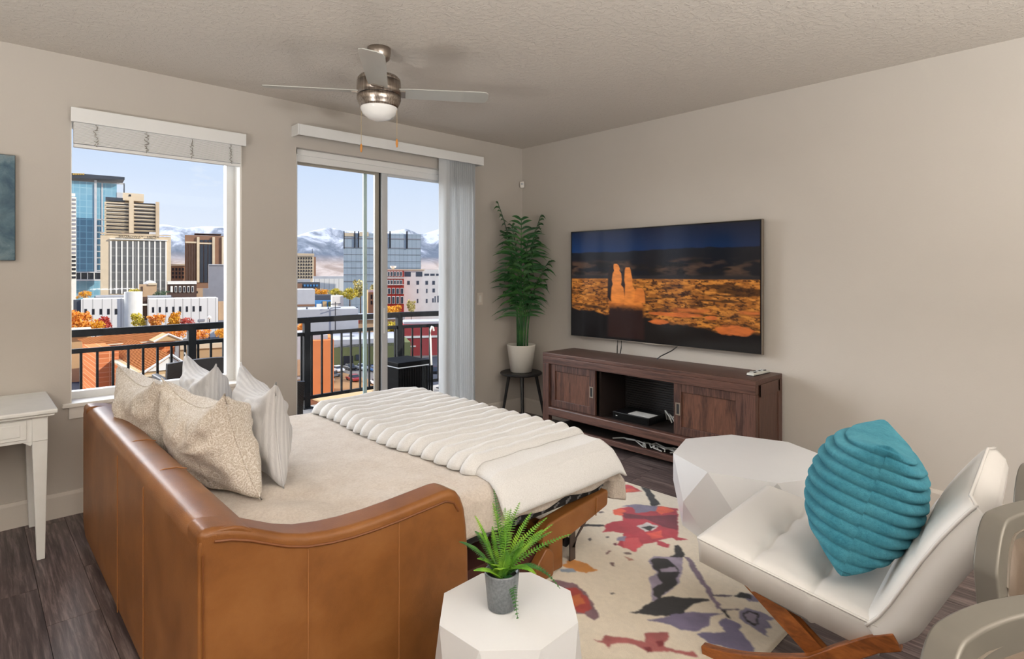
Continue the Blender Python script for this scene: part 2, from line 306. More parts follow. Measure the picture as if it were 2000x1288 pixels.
# ------------------------------------------------------------------ mesh helpers
class MB:
    def __init__(s): s.v = []; s.f = []
    def add(s, vs_, fs): n = len(s.v); s.v += [tuple(p) for p in vs_]; s.f += [tuple(i+n for i in q) for q in fs]; return s
    def box(s, x0, x1, y0, y1, z0, z1, mt=None):
        p = [Vector((x, y, z)) for z in (z0, z1) for y in (y0, y1) for x in (x0, x1)]
        if mt: p = [mt @ q for q in p]
        return s.add(p, [(0, 2, 3, 1), (4, 5, 7, 6), (0, 1, 5, 4), (2, 6, 7, 3), (0, 4, 6, 2), (1, 3, 7, 5)])
    def prism(s, pts, h, ax):      # polygon pts in the plane across axis ax, from h[0] to h[1]
        n = len(pts); q = []
        for hh in h:
            for a, b in pts: q.append({'x': (hh, a, b), 'y': (a, hh, b), 'z': (a, b, hh)}[ax])
        return s.add(q, [tuple(range(n)), tuple(range(2*n-1, n-1, -1))]+[(i, i+n, (i+1) % n+n, (i+1) % n) for i in range(n)])
    def tube(s, path, r, n=8, cap=True):
        path = [Vector(p) for p in path]; m = len(path); rs = r if isinstance(r, (list, tuple)) else [r]*m
        q = []; up = Vector((0, 0, 1))
        for i, p in enumerate(path):
            d = (path[min(i+1, m-1)]-path[max(i-1, 0)]).normalized()
            a = d.cross(up) if abs(d.dot(up)) < .95 else d.cross(Vector((1, 0, 0))); a.normalize(); b = d.cross(a)
            q += [p+(a*math.cos(2*PI*j/n)+b*math.sin(2*PI*j/n))*rs[i] for j in range(n)]
        f = [(i*n+j, i*n+(j+1) % n, (i+1)*n+(j+1) % n, (i+1)*n+j) for i in range(m-1) for j in range(n)]
        if cap: f += [tuple(range(n-1, -1, -1)), tuple(range((m-1)*n, m*n))]
        return s.add(q, f)
    def lathe(s, prof, c=(0, 0, 0), n=28, cap=True):
        q = [(c[0]+r*math.cos(2*PI*j/n), c[1]+r*math.sin(2*PI*j/n), c[2]+z) for r, z in prof for j in range(n)]; m = len(prof)
        f = [(i*n+j, i*n+(j+1) % n, (i+1)*n+(j+1) % n, (i+1)*n+j) for i in range(m-1) for j in range(n)]
        if cap: f += [tuple(range(n-1, -1, -1)), tuple(range((m-1)*n, m*n))]
        return s.add(q, f)
    def grid(s, fn, nu, nv):
        q = [fn(i/nu, j/nv) for j in range(nv+1) for i in range(nu+1)]
        return s.add(q, [(j*(nu+1)+i, j*(nu+1)+i+1, (j+1)*(nu+1)+i+1, (j+1)*(nu+1)+i) for j in range(nv) for i in range(nu)])
    def xf(s, mt): s.v = [tuple(mt @ Vector(p)) for p in s.v]; return s
    def build(s, name, mat, parent=None, bevel=0, smooth=False, local=False, sub=0, segs=2, solid=0):
        me = bpy.data.meshes.new(name); vv = s.v; loc = Vector((0, 0, 0))
        if not local:
            if parent is not None:
                org = Vector((0, 0, 0)); p = parent
                while p is not None: org += p.location; p = p.parent
            else:
                a = np.array(vv); loc = Vector(((a[:, 0].min()+a[:, 0].max())/2, (a[:, 1].min()+a[:, 1].max())/2, a[:, 2].min())); org = loc
            vv = [(x-org.x, y-org.y, z-org.z) for x, y, z in vv]
        me.from_pydata(vv, [], s.f); me.materials.append(M[mat] if isinstance(mat, str) else mat)
        bm = bmesh.new(); bm.from_mesh(me); bmesh.ops.recalc_face_normals(bm, faces=bm.faces); bm.to_mesh(me); bm.free()
        o = bpy.data.objects.new(name, me); COL.objects.link(o); o.location = loc
        if parent is not None: o.parent = parent
        if smooth:
            for p in me.polygons: p.use_smooth = True
        if bevel:
            bv = o.modifiers.new('bevel', 'BEVEL'); bv.width = bevel; bv.segments = segs; bv.limit_method = 'ANGLE'; bv.angle_limit = .6
            for p in me.polygons: p.use_smooth = True
            wn = o.modifiers.new('wn', 'WEIGHTED_NORMAL'); wn.keep_sharp = False
        if solid:
            sd = o.modifiers.new('solid', 'SOLIDIFY'); sd.thickness = solid; sd.offset = 0
        if sub:
            ss = o.modifiers.new('sub', 'SUBSURF'); ss.levels = sub; ss.render_levels = sub
        return o
def tag(o, label=None, cat=None, group=None, kind=None):
    if label: o['label'] = label
    if cat: o['category'] = cat
    if group: o['group'] = group
    if kind: o['kind'] = kind
    return o
def thing(name, label, cat, loc=(0, 0, 0), rz=0, group=None):
    o = bpy.data.objects.new(name, None); COL.objects.link(o); o.location = loc; o.rotation_euler = (0, 0, rz); o.empty_display_size = .1
    return tag(o, label, cat, group)
def struct(name, mb, mat, parent=None, **k):
    o = mb.build(name, mat, parent, **k)
    if parent is None: tag(o, kind='structure')
    return o
def sroot(name, loc=(0, 0, 0)):
    o = bpy.data.objects.new(name, None); COL.objects.link(o); o.location = loc; return tag(o, kind='structure')
def copy_tree(o, parent=None):
    c = o.copy(); COL.objects.link(c)
    if parent is not None: c.parent = parent
    for ch in list(o.children): copy_tree(ch, c)
    return c
def at(px, py, D):                 # a point of the city on the plane y = D
    r = FWD+RGT*((px-1000)/1125)+Vector((0, 0, 1))*((534-py)/1125); return CAM+r*((D-CAM.y)/r.y)
def B(*a): return MB().box(*a)
# printed motif outlines on the rug: colour and floor coordinates
RUG = [
(190,50,62,[-1.073,-1.96,-0.999,-1.985,-0.979,-2.048,-1.007,-2.15,-1.082,-2.12,-1.156,-2.029]),
(222,92,72,[-1.098,-2.022,-1.018,-2.076,-1.015,-2.142,-1.099,-2.091]),
(22,22,28,[-0.946,-2.102,-0.935,-2.155,-1.118,-2.356,-1.176,-2.338]),
(178,48,66,[-1.396,-2.201,-1.322,-2.218,-1.247,-2.26,-1.185,-2.319,-1.138,-2.363,-1.11,-2.418,-1.087,-2.458,-1.425,-2.662,-1.411,-2.717,-1.474,-2.671,-1.461,-2.642,-1.52,-2.614,-1.566,-2.612,-1.63,-2.578,-1.735,-2.596,-1.741,-2.526,-1.73,-2.484,-1.664,-2.464,-1.602,-2.437,-1.618,-2.378,-1.687,-2.342,-1.619,-2.332,-1.607,-2.298,-1.525,-2.297,-1.471,-2.332,-1.406,-2.278,-1.439,-2.246]),
(226,92,64,[-1.396,-2.201,-1.333,-2.226,-1.346,-2.266,-1.416,-2.286,-1.443,-2.249]),
(226,92,64,[-1.183,-2.342,-1.122,-2.389,-1.133,-2.467,-1.245,-2.43]),
(112,28,52,[-1.385,-2.264,-1.318,-2.395,-1.17,-2.501,-1.352,-2.614,-1.374,-2.534,-1.356,-2.408,-1.445,-2.325]),
(122,116,142,[-1.305,-2.206,-1.228,-2.235,-1.146,-2.356,-1.217,-2.388,-1.329,-2.317,-1.272,-2.265]),
(205,75,85,[-1.66,-2.467,-1.582,-2.513,-1.636,-2.572,-1.735,-2.596,-1.741,-2.526]),
(215,80,70,[-1.512,-2.522,-1.419,-2.551,-1.486,-2.604,-1.56,-2.576]),
(190,60,78,[-1.54,-2.595,-1.53,-2.673,-1.57,-2.687,-1.585,-2.634]),
(130,125,150,[-1.667,-2.433,-1.625,-2.459,-1.678,-2.492,-1.7,-2.463]),
(205,200,200,[-1.48,-2.427,-1.389,-2.441,-1.382,-2.511,-1.447,-2.525,-1.497,-2.501]),
(20,22,28,[-1.472,-2.456,-1.415,-2.47,-1.412,-2.513,-1.478,-2.511]),
(22,22,28,[-1.712,-2.176,-1.59,-2.286,-1.612,-2.302,-1.733,-2.194]),
(96,84,84,[-1.485,-2.152,-1.46,-2.166,-1.46,-2.186,-1.485,-2.179]),
(96,84,84,[-1.796,-2.339,-1.775,-2.345,-1.787,-2.361,-1.802,-2.356]),
(96,84,84,[-1.707,-2.381,-1.688,-2.39,-1.703,-2.405,-1.718,-2.396]),
(110,50,60,[-1.738,-2.462,-1.717,-2.469,-1.738,-2.49,-1.756,-2.481]),
(130,95,90,[-1.853,-2.497,-1.818,-2.494,-1.813,-2.51,-1.86,-2.52]),
(120,100,95,[-1.784,-2.562,-1.759,-2.581,-1.776,-2.595,-1.796,-2.576]),
(176,128,110,[-1.813,-2.58,-1.806,-2.604,-1.817,-2.641,-1.835,-2.624]),
(110,85,80,[-1.913,-2.574,-1.902,-2.584,-1.931,-2.616,-1.936,-2.599]),
(96,84,78,[-2.137,-2.735,-2.117,-2.739,-2.121,-2.754,-2.14,-2.752]),
(208,134,36,[-2.106,-2.427,-2.029,-2.417,-2.012,-2.481,-2.013,-2.579,-2.08,-2.559,-2.109,-2.497]),
(135,150,168,[-2.139,-2.446,-2.094,-2.484,-2.109,-2.519,-2.157,-2.473]),
(122,88,98,[-2.269,-2.47,-2.219,-2.507,-2.19,-2.566,-2.211,-2.666,-2.267,-2.76,-2.311,-2.822,-2.35,-2.825,-2.349,-2.76,-2.366,-2.736,-2.293,-2.645,-2.268,-2.572]),
(165,45,34,[-2.263,-2.567,-2.212,-2.606,-2.237,-2.697,-2.286,-2.76,-2.344,-2.756,-2.356,-2.728,-2.303,-2.654]),
(196,96,34,[-2.288,-2.631,-2.239,-2.649,-2.28,-2.712,-2.327,-2.703]),
(22,22,28,[-1.522,-2.694,-1.496,-2.704,-1.567,-2.78,-1.61,-2.796,-1.661,-2.782,-1.667,-2.747,-1.594,-2.742]),
(152,142,164,[-1.766,-2.69,-1.703,-2.689,-1.653,-2.748,-1.617,-2.795,-1.738,-2.865,-1.833,-2.903,-1.969,-2.913,-2.044,-2.917,-2.063,-2.899,-1.972,-2.853,-1.907,-2.792,-1.829,-2.779]),
(22,22,28,[-1.753,-2.702,-1.712,-2.705,-1.675,-2.752,-1.712,-2.822,-1.75,-2.854,-1.872,-2.907,-1.95,-2.902,-2.021,-2.92,-2.017,-2.887,-1.953,-2.85,-1.886,-2.853,-1.856,-2.797,-1.823,-2.785,-1.798,-2.741]),
(150,140,160,[-1.788,-2.773,-1.721,-2.818,-1.749,-2.844,-1.81,-2.797]),
(22,22,28,[-2.198,-2.881,-2.162,-2.908,-2.116,-2.903,-2.015,-2.907,-1.953,-2.947,-1.915,-3.002,-1.859,-3.07,-1.871,-3.077,-1.938,-3.039,-1.987,-3.043,-2.069,-3.042,-2.122,-2.984,-2.169,-2.93]),
(128,112,132,[-1.598,-2.788,-1.59,-2.82,-1.809,-3.065,-1.883,-3.14,-1.899,-3.129,-1.834,-3.056]),
(22,22,28,[-1.887,-3.133,-1.881,-3.151,-1.924,-3.195,-1.934,-3.186]),
(90,80,95,[-1.812,-3.062,-1.754,-3.122,-1.767,-3.129,-1.826,-3.07]),
(125,118,145,[-1.694,-3.158,-1.687,-3.217,-1.726,-3.227,-1.747,-3.198,-1.744,-3.173]),
(22,22,28,[-1.76,-3.126,-1.704,-3.135,-1.694,-3.174,-1.728,-3.197,-1.744,-3.173]),
(116,108,140,[-2.192,-2.954,-2.138,-2.994,-2.058,-3.027,-1.994,-3.071,-1.916,-3.155,-1.975,-3.139,-2.025,-3.157,-2.098,-3.151,-2.143,-3.1,-2.158,-3.023]),
(90,80,95,[-1.887,-3.137,-1.833,-3.195,-1.843,-3.2,-1.895,-3.145]),
(126,120,146,[-1.855,-3.202,-1.809,-3.211,-1.791,-3.262,-1.79,-3.323,-1.831,-3.308,-1.865,-3.339,-1.888,-3.318,-1.94,-3.353,-1.931,-3.308,-1.917,-3.259,-1.9,-3.226]),
(22,22,28,[-1.857,-3.217,-1.819,-3.222,-1.811,-3.252,-1.834,-3.28,-1.878,-3.292,-1.908,-3.284,-1.899,-3.252]),
(140,130,150,[-1.855,-3.224,-1.83,-3.229,-1.826,-3.254,-1.842,-3.273,-1.877,-3.281,-1.893,-3.276,-1.885,-3.249]),
(112,106,140,[-2.121,-3.16,-2.093,-3.163,-2.033,-3.228,-1.985,-3.178,-1.939,-3.182,-1.937,-3.24,-1.952,-3.258,-1.981,-3.253,-2.01,-3.316,-2.064,-3.357,-2.1,-3.309,-2.143,-3.212]),
(166,88,88,[-2.44,-2.888,-2.429,-2.913,-2.388,-2.907,-2.372,-2.937,-2.33,-3.006,-2.314,-3.043,-2.268,-3.005,-2.244,-3.013,-2.233,-3.038,-2.198,-3.063,-2.222,-3.094,-2.26,-3.101,-2.283,-3.108,-2.267,-3.151,-2.229,-3.201,-2.249,-3.23,-2.266,-3.186,-2.301,-3.119,-2.353,-3.077,-2.358,-3.009,-2.415,-2.962,-2.446,-2.968,-2.431,-2.94,-2.447,-2.91]),
(120,24,36,[-2.339,-3.048,-2.32,-3.07,-2.336,-3.089,-2.358,-3.076]),
(120,24,36,[-2.282,-3.073,-2.261,-3.087,-2.27,-3.104,-2.295,-3.097])]

# ------------------------------------------------------------------ room shell
H = 2.74; XL = -7.2; YB = -8.0; T = .20
fl = struct('floor', B(XL, 0, YB, 0, -.08, -.0045), 'gap')
rnd = random.Random(3); pw = .181; pl_mesh = {}
ix = 0
x = -.002
while x > -4.85:
    y = .0-rnd.random()*1.2
    ys = [0, y]
    while ys[-1] > -4.3: ys.append(ys[-1]-1.22)
    for y1, y0 in zip(ys[:-1], ys[1:]):
        if y1-y0 < .05: continue
        key = round(y1-y0, 4); ln = y1-y0
        if key not in pl_mesh:
            p = B(-pw/2+.0012, pw/2-.0012, -ln/2+.0012, ln/2-.0012, 0, .0045).build('plank', 'plank', None, local=True)
            pl_mesh[key] = p.data
        else:
            p = bpy.data.objects.new('plank', pl_mesh[key]); COL.objects.link(p)
        p.parent = fl; p.location = Vector((x-pw/2, (y0+y1)/2, -.0045))-fl.location
    x -= pw
struct('ceiling', B(XL-T, T, YB-T, T, H, H+.15), 'ceiling')
struct('wall_right', B(0, T, YB-T, T, -.08, H), 'wall')
struct('wall_back', B(XL-T, 0, YB-T, YB, -.08, H), 'wall')
struct('wall_side', B(XL-T, XL, YB, T, -.08, H), 'wall')
WX0, WX1, WZ0, WZ1 = -3.770, -2.798, .665, 2.40
DX0, DX1, DZ1 = -2.402, -.740, 2.40
wl = MB()
wl.box(XL, WX0, 0, T, -.08, H); wl.box(WX1, DX0, 0, T, -.08, H); wl.box(DX1, 0, 0, T, -.08, H)
wl.box(WX0, WX1, 0, T, -.08, WZ0); wl.box(WX0, WX1, 0, T, WZ1, H); wl.box(DX0, DX1, 0, T, DZ1, H)
struct('wall_left', wl, 'wall')
bb = MB(); bb.prism([(0, 0), (-.014, 0), (-.014, .125), (-.008, .145), (0, .145)], (XL, DX0-.0), 'x')
bb.prism([(0, 0), (-.014, 0), (-.014, .125), (-.008, .145), (0, .145)], (DX1, -.014), 'x')
struct('baseboard_left', bb, 'base')
bb = MB(); bb.prism([(0, 0), (-.014, 0), (-.014, .125), (-.008, .145), (0, .145)], (YB, 0), 'y')
struct('baseboard_right', bb, 'base')

# window_1: picture window with white jamb, sill and apron
w = sroot('window_1', (-3.284, 0, .65))
FY = .13
f = MB()
f.box(WX0, WX0+.004, .001, T, WZ0, WZ1); f.box(WX1-.012, WX1, 0.002, T, WZ0, WZ1); f.box(WX0, WX1, 0.002, T, WZ1-.012, WZ1)
f.build('jamb', 'trim', w)
f = MB()
f.box(WX0+.004, WX0+.016, FY, FY+.06, WZ0, WZ1); f.box(WX1-.062, WX1-.012, FY, FY+.06, WZ0, WZ1)
f.box(WX0+.016, WX1-.062, FY+.001, FY+.059, WZ0, WZ0+.045); f.box(WX0+.016, WX1-.062, FY+.001, FY+.059, WZ1-.06, WZ1)
f.build('window_frame', 'vinyl', w)
B(WX0+.016, WX1-.062, FY+.02, FY+.028, WZ0+.045, WZ1-.06).build('pane', 'glass', w)
B(-3.812, -2.760, -.030, T-.01, .642, .666).build('sill', 'trim', w, bevel=.004)
B(-3.780, -2.790, -.014, 0, .572, .642).build('apron', 'trim', w, bevel=.003)

# door_1: sliding glass door
d = sroot('door_1', (-1.57, 0, 0))
f = MB(); f.box(DX0, DX0+.03, .05, T, -.06, DZ1); f.box(DX1-.03, DX1, .05, T, -.06, DZ1)
f.box(DX0, DX1, .05, T, DZ1-.045, DZ1); f.build('door_frame', 'vinyl', d, bevel=.003)
f = MB(); f.box(DX0+.03, DX1-.03, .062, .075, DZ1-.095, DZ1-.045); f.box(DX0+.03, DX1-.03, .10, .112, DZ1-.085, DZ1-.045); f.box(DX0+.03, DX1-.03, .14, .185, DZ1-.095, DZ1-.045)
f.build('head_track', 'vinyl', d)
B(DX0+.03, DX1-.03, .05, T, -.06, .012).build('threshold', 'stile', d)
f = MB(); f.box(-1.617, -1.562, .078, .104, .012, 2.345); f.box(DX1-.085, DX1-.03, .078, .104, .012, 2.345); f.box(-1.562, DX1-.085, .078, .104, .012, .09); f.box(-1.562, DX1-.085, .078, .104, 2.285, 2.345)
p = f.build('sliding_panel', 'vinylgrey', d, bevel=.003)
B(-1.562, DX1-.085, .088, .094, .09, 2.285).build('pane', 'glass', p)
f = MB(); f.box(-1.657, -1.617, .128, .156, .012, 2.345); f.box(DX0+.03, DX0+.05, .128, .156, .012, 2.345); f.box(DX0+.05, -1.657, .128, .156, .012, .075); f.box(DX0+.05, -1.657, .128, .156, 2.295, 2.345)
p = f.build('fixed_panel', 'stile', d, bevel=.003)
B(DX0+.05, -1.657, .138, .144, .075, 2.295).build('pane', 'glass', p)
B(-1.619, -1.612, .104, .127, .012, 2.345).build('weather_strip', 'rubber', d)
B(-1.745, -1.712, .165, .182, .012, 2.345).build('screen_stile', 'glassedge', d, bevel=.003)
B(-1.606, -1.590, .068, .079, .92, 1.14).build('door_pull', 'vinyl', d, bevel=.004)

# blinds
b = thing('window_blind', 'white horizontal blind raised to the top of the picture window', 'blind', (-3.285, -.03, 2.2))
B(-3.776, -2.786, -.062, -.047, 2.338, 2.424).build('valance', 'vinyl', b, bevel=.004)
B(-3.765, -2.80, -.045, -.004, 2.36, 2.415).build('head_rail', 'vinyl', b)
z = 2.336
for i in range(17):
    B(-3.760, -2.818, -.046, -.006, z-.0055, z).build('slat', 'vinyl', b); z -= .0072
B(-3.760, -2.818, -.044, -.008, 2.192, 2.210).build('bottom_rail', 'vinyl', b, bevel=.003)
for cx_ in (-3.655, -3.39, -3.13, -2.885):
    t = MB()
    for k in range(9): t.tube([(cx_+rnd.uniform(-.012, .012), -.048-rnd.uniform(0, .006), 2.334-k*.014), (cx_+rnd.uniform(-.014, .014), -.054, 2.326-k*.014), (cx_+rnd.uniform(-.012, .012), -.048, 2.318-k*.014)], .0022, 5)
    t.build('ladder_tape', 'greycloth', b)
b = thing('vertical_blind', 'white vertical blind with vanes bunched at the right of the glass door', 'blind', (-1.52, -.06, .13))
v = MB(); v.box(-2.428, -.640, -.118, -.106, 2.472, 2.552); v.box(-2.44, -2.428, -.118, 0, 2.472, 2.552); v.box(-.640, -.628, -.118, 0, 2.472, 2.552); v.box(-2.428, -.64, -.106, 0, 2.546, 2.552)
v.build('valance', 'vinyl', b, bevel=.002)
B(-2.41, -.65, -.075, -.035, 2.49, 2.52).build('head_rail', 'vinylgrey', b)
for i in range(15):
    xx = -1.062+i*.0235
    an = math.radians(-66+rnd.uniform(-9, 9)) if i > 0 else math.radians(-15)
    mt = Matrix.Translation((xx, -.055, 0)) @ Matrix.Rotation(an, 4, 'Z')
    m_ = MB()
    for k in range(6):
        a0, a1 = -.0445+k*.0148, -.0445+(k+1)*.0148
        c0, c1 = .006*(1-(a0/.0445)**2), .006*(1-(a1/.0445)**2)
        m_.add([(a0, c0, .125), (a1, c1, .125), (a1, c1, 2.49), (a0, c0, 2.49)], [(0, 1, 2, 3)])
    m_.xf(mt).build('vane', 'vane', b, solid=.0015)

# ceiling fan
FX, FYY = -2.49, -1.36
fan = thing('ceiling_fan', 'brushed nickel ceiling fan with four silver blades and opal light bowl', 'ceiling fan', (FX, FYY, 2.15))
c0 = (FX, FYY, 0)
MB().lathe([(.066, 2.74), (.068, 2.715), (.060, 2.68), (.034, 2.658), (.02, 2.652)], c0).build('canopy', 'nickel', fan, smooth=True)
MB().lathe([(.013, 2.66), (.013, 2.57)], c0, 14).build('downrod', 'nickel', fan, smooth=True)
MB().lathe([(.03, 2.595), (.075, 2.585), (.112, 2.572), (.122, 2.558), (.124, 2.545)], c0, 40).build('motor_cap', 'nickelband', fan, smooth=True)
MB().lathe([(.124, 2.541), (.126, 2.50), (.126, 2.468)], c0, 40).build('motor_housing', 'nickelband', fan, smooth=True)
MB().lathe([(.124, 2.463), (.126, 2.445), (.118, 2.425), (.110, 2.408), (.108, 2.395)], c0, 40).build('light_ring', 'nickelband', fan, smooth=True)
MB().lathe([(.119, 2.5435), (.119, 2.4625)], c0, 40).build('reveal_band', 'rubber', fan)
MB().lathe([(.107, 2.404), (.104, 2.385), (.090, 2.358), (.062, 2.336), (.030, 2.326), (.004, 2.324)], c0, 40).build('light_bowl', 'opal', fan, smooth=True)
ang0 = math.atan2(CAM.y-FYY, CAM.x-FX)-math.radians(3)
for k in range(4):
    prof = [(.11, -.052), (.20, -.058), (.58, -.068), (.615, -.066), (.632, -.045), (.636, .02), (.625, .052), (.60, .062), (.20, .058), (.11, .052)]
    m_ = MB().prism(prof, (-.003, .003), 'z')
    m_.xf(Matrix.Translation((FX, FYY, 2.487)) @ Matrix.Rotation(ang0+k*PI/2, 4, 'Z') @ Matrix.Rotation(math.radians(-11), 4, 'X'))
    m_.build('blade', 'blade', fan, bevel=.002)
    br = MB().box(.08, .15, -.035, .035, -.010, -.004).xf(Matrix.Translation((FX, FYY, 2.487)) @ Matrix.Rotation(ang0+k*PI/2, 4, 'Z') @ Matrix.Rotation(math.radians(-11), 4, 'X'))
    br.build('blade_bracket', 'nickel', fan)
for (sx_, zb) in ((-.103, 2.150), (.103, 2.178)):
    px_, py_ = FX+RGT.x*sx_, FYY+RGT.y*sx_
    ch = MB().tube([(px_, py_, 2.44), (px_, py_, zb+.03)], .0016, 6).build('pull_chain', 'chain', fan)
    MB().lathe([(.002, zb+.04), (.006, zb+.032), (.0075, zb+.012), (.005, zb-.006), (.002, zb-.01)], (px_, py_, 0), 12).build('chain_fob', 'fob', ch, smooth=True)

# small wall things
s = thing('light_switch', 'pale rocker light switch on the wall beside the vertical blind', 'switch', (-.581, -.003, 1.19))
B(-.616, -.546, -.006, 0, 1.132, 1.250).build('plate', 'switch', s, bevel=.002)
B(-.598, -.564, -.010, -.006, 1.158, 1.224).build('rocker', 'trim', s, bevel=.002)
s = thing('wall_sensor', 'small white motion sensor in the room corner above the palm', 'sensor', (-.03, -.03, 2.34))
mt = Matrix.Translation((-.035, -.035, 2.36)) @ Matrix.Rotation(math.radians(-45), 4, 'Z')
MB().box(-.022, .022, -.015, .022, -.032, .032).xf(mt).build('housing', 'trim', s, bevel=.006)
MB().lathe([(.014, -.02), (.014, 0), (.006, .008)], (0, 0, 0), 14).xf(mt @ Matrix.Translation((0, -.014, .006)) @ Matrix.Rotation(PI/2, 4, 'X')).build('lens', 'vinylgrey', s, smooth=True)
pz = thing('wall_painting', 'blue grey abstract canvas hanging on the wall left of the window', 'painting', (-4.5, -.018, 1.51))
B(-4.90, -4.022, -.034, -.004, 1.512, 2.104).build('stretcher', 'canvasedge', pz, bevel=.002)
B(-4.897, -4.025, -.036, -.034, 1.515, 2.101).build('canvas', 'canvas', pz)

# desk
dk_ = thing('console_desk', 'white painted console table with tapered legs against the left wall', 'table', (-4.5, -.31, 0))
def mold(z0, z1, e): return (-5.10-e, -3.905+e, -.595-e, -.020, z0, z1)
B(*mold(.735, .757, .02)).build('tabletop', 'deskwhite', dk_, bevel=.006, segs=3)
B(*mold(.722, .735, .008)).build('top_molding', 'deskwhite', dk_, bevel=.004)
ap = MB(); ap.box(-5.06, -3.955, -.578, -.56, .60, .722); ap.box(-3.945, -3.93, -.56, -.04, .60, .722); ap.box(-5.06, -3.93, -.05, -.035, .60, .722)
ap.prism([(-5.0, .60), (-4.02, .60), (-3.99, .578), (-3.975, .60), (-3.965, .60), (-3.965, .612), (-5.0, .612)], (-.577, -.561), 'y')
ap.build('apron', 'deskwhite', dk_, bevel=.002)
dr = B(-4.62, -4.005, -.584, -.577, .615, .712).build('drawer', 'deskwhite', dk_, bevel=.003)
B(-4.585, -4.03, -.587, -.583, .632, .694).build('drawer_panel', 'deskwhite', dr, bevel=.003)
MB().lathe([(.006, 0), (.006, .012), (.014, .018), (.014, .024), (.004, .03)], n=14).xf(Matrix.Translation((-4.31, -.587, .663)) @ Matrix.Rotation(PI/2, 4, 'X')).build('drawer_knob', 'deskwhite', dr, smooth=True)
def leg(x0, x1, y0, y1, tx, ty, zt=.722, zk=.60):
    m_ = MB().box(x0, x1, y0, y1, zk, zt)
    a = [(x0, y0), (x1, y0), (x1, y1), (x0, y1)]; cx_, cy_ = (x0+x1)/2+tx, (y0+y1)/2+ty
    b2 = [((px-cx_)*.52+cx_, (py-cy_)*.52+cy_) for px, py in a]
    m_.add([(p[0], p[1], zk) for p in a]+[(p[0], p[1], 0) for p in b2], [(0, 1, 5, 4), (1, 2, 6, 5), (2, 3, 7, 6), (3, 0, 4, 7), (4, 5, 6, 7)]); return m_
for (x0, y0, tx, ty) in ((-3.985, -.585, .01, -.01), (-3.985, -.085, .01, .01), (-5.085, -.585, -.01, -.01), (-5.085, -.085, -.01, .01)):
    leg(x0, x0+.062, y0, y0+.062, tx, ty).build('leg', 'deskwhite', dk_, bevel=.003)

# ------------------------------------------------------------------ television and its cables
TX = -.06
tv = thing('television', 'large wall mounted flat television showing a desert with red rock pillars', 'television', (TX, -1.635, .855))
B(TX-.012, TX+.016, -2.531, -.734, .856, 1.830).build('bezel', 'blackplastic', tv, bevel=.003)
B(TX+.012, -.002, -1.95, -1.30, 1.10, 1.60).build('wall_mount', 'blackplastic', tv)
fr = MB(); fr.box(TX-.0135, TX+.018, -2.535, -2.531, .853, 1.833); fr.box(TX-.0135, TX+.018, -.734, -.730, .853, 1.833); fr.box(TX-.0135, TX+.018, -2.531, -.734, .852, .856); fr.box(TX-.0135, TX+.018, -2.531, -.734, 1.830, 1.833)
fr.build('frame_edge', 'handle', tv)
B(TX-.02, TX+.012, -1.72, -1.54, .846, .853).build('logo_bar', 'handle', tv, bevel=.002)
NU, NV = 320, 180
U, V = np.meshgrid(np.linspace(0, 1, NU+1), np.linspace(0, 1, NV+1))
rs = np.random.RandomState(5)
def vnoise(u, v, fx, fy, seed):
    r = np.random.RandomState(seed).rand(fy+2, fx+2); x_, y_ = u*fx, v*fy; i, j = np.clip(x_.astype(int), 0, fx), np.clip(y_.astype(int), 0, fy); a, b_ = x_-i, y_-j
    a = a*a*(3-2*a); b_ = b_*b_*(3-2*b_)
    return (r[j, i]*(1-a)+r[j, i+1]*a)*(1-b_)+(r[j+1, i]*(1-a)+r[j+1, i+1]*a)*b_
def fbm(u, v, fx, fy, seed, oc=4):
    s_ = 0; w_ = 0
    for k in range(oc): s_ = s_+vnoise(u, v, fx*2**k, fy*2**k, seed+k)/2**k; w_ += 1/2**k
    return s_/w_
def C3(*c): return np.array(srgb(*c)[:3])
def lay(img, mask, c): img += (np.clip(mask, 0, 1))[..., None]*(c-img)
ss = lambda a, b_, x_: np.clip((x_-a)/(b_-a), 0, 1)
img = np.zeros(U.shape+(3,))
img[:] = C3(6, 24, 58)*(1-V[..., None]*4.2).clip(0, 1)+C3(14, 62, 120)*(V[..., None]*4.2).clip(0, 1)
img *= (.62-.30*U[..., None])
rd = .205-.02*U+.03*(fbm(U, U*0, 9, 1, 11)-.5)
lay(img, ss(rd, rd+.008, V), C3(12, 13, 22))
n1 = fbm(U, V, 9, 22, 21); n2 = fbm(U, V, 30, 60, 31)
hill = ss(.27, .30, V+.04*(fbm(U, U*0, 12, 1, 41)-.5))
lay(img, hill*(ss(.42, .62, n1)*.9), C3(78, 56, 42)); lay(img, hill*ss(.55, .7, fbm(U, V, 14, 30, 51)), C3(18, 14, 14))
lay(img, ss(.405, .43, V+.03*(n1-.5)), C3(36, 32, 34))
pln = ss(.445, .455, V)
lay(img, pln, C3(150, 88, 32)); lay(img, pln*ss(.42, .7, n2), C3(206, 130, 52)); lay(img, pln*ss(.5, .68, fbm(U, V, 60, 90, 61)), C3(70, 36, 14))
lay(img, pln*ss(.56, .66, fbm(U, V, 7, 34, 71))*.8, C3(36, 18, 10))
dkl = .74+.03*(fbm(U, U*0, 8, 1, 81)-.5)*4*(U > .0)+.10*ss(.45, .6, U)+.02*ss(.85, .9, U)
lay(img, ss(dkl, dkl+.02, V), C3(14, 10, 10))
lay(img, ss(.52, .6, U)*ss(.68, .70, V)*(1-ss(.70, .73, V))*ss(.4, .5, fbm(U, V, 12, 20, 91)), C3(196, 104, 46))
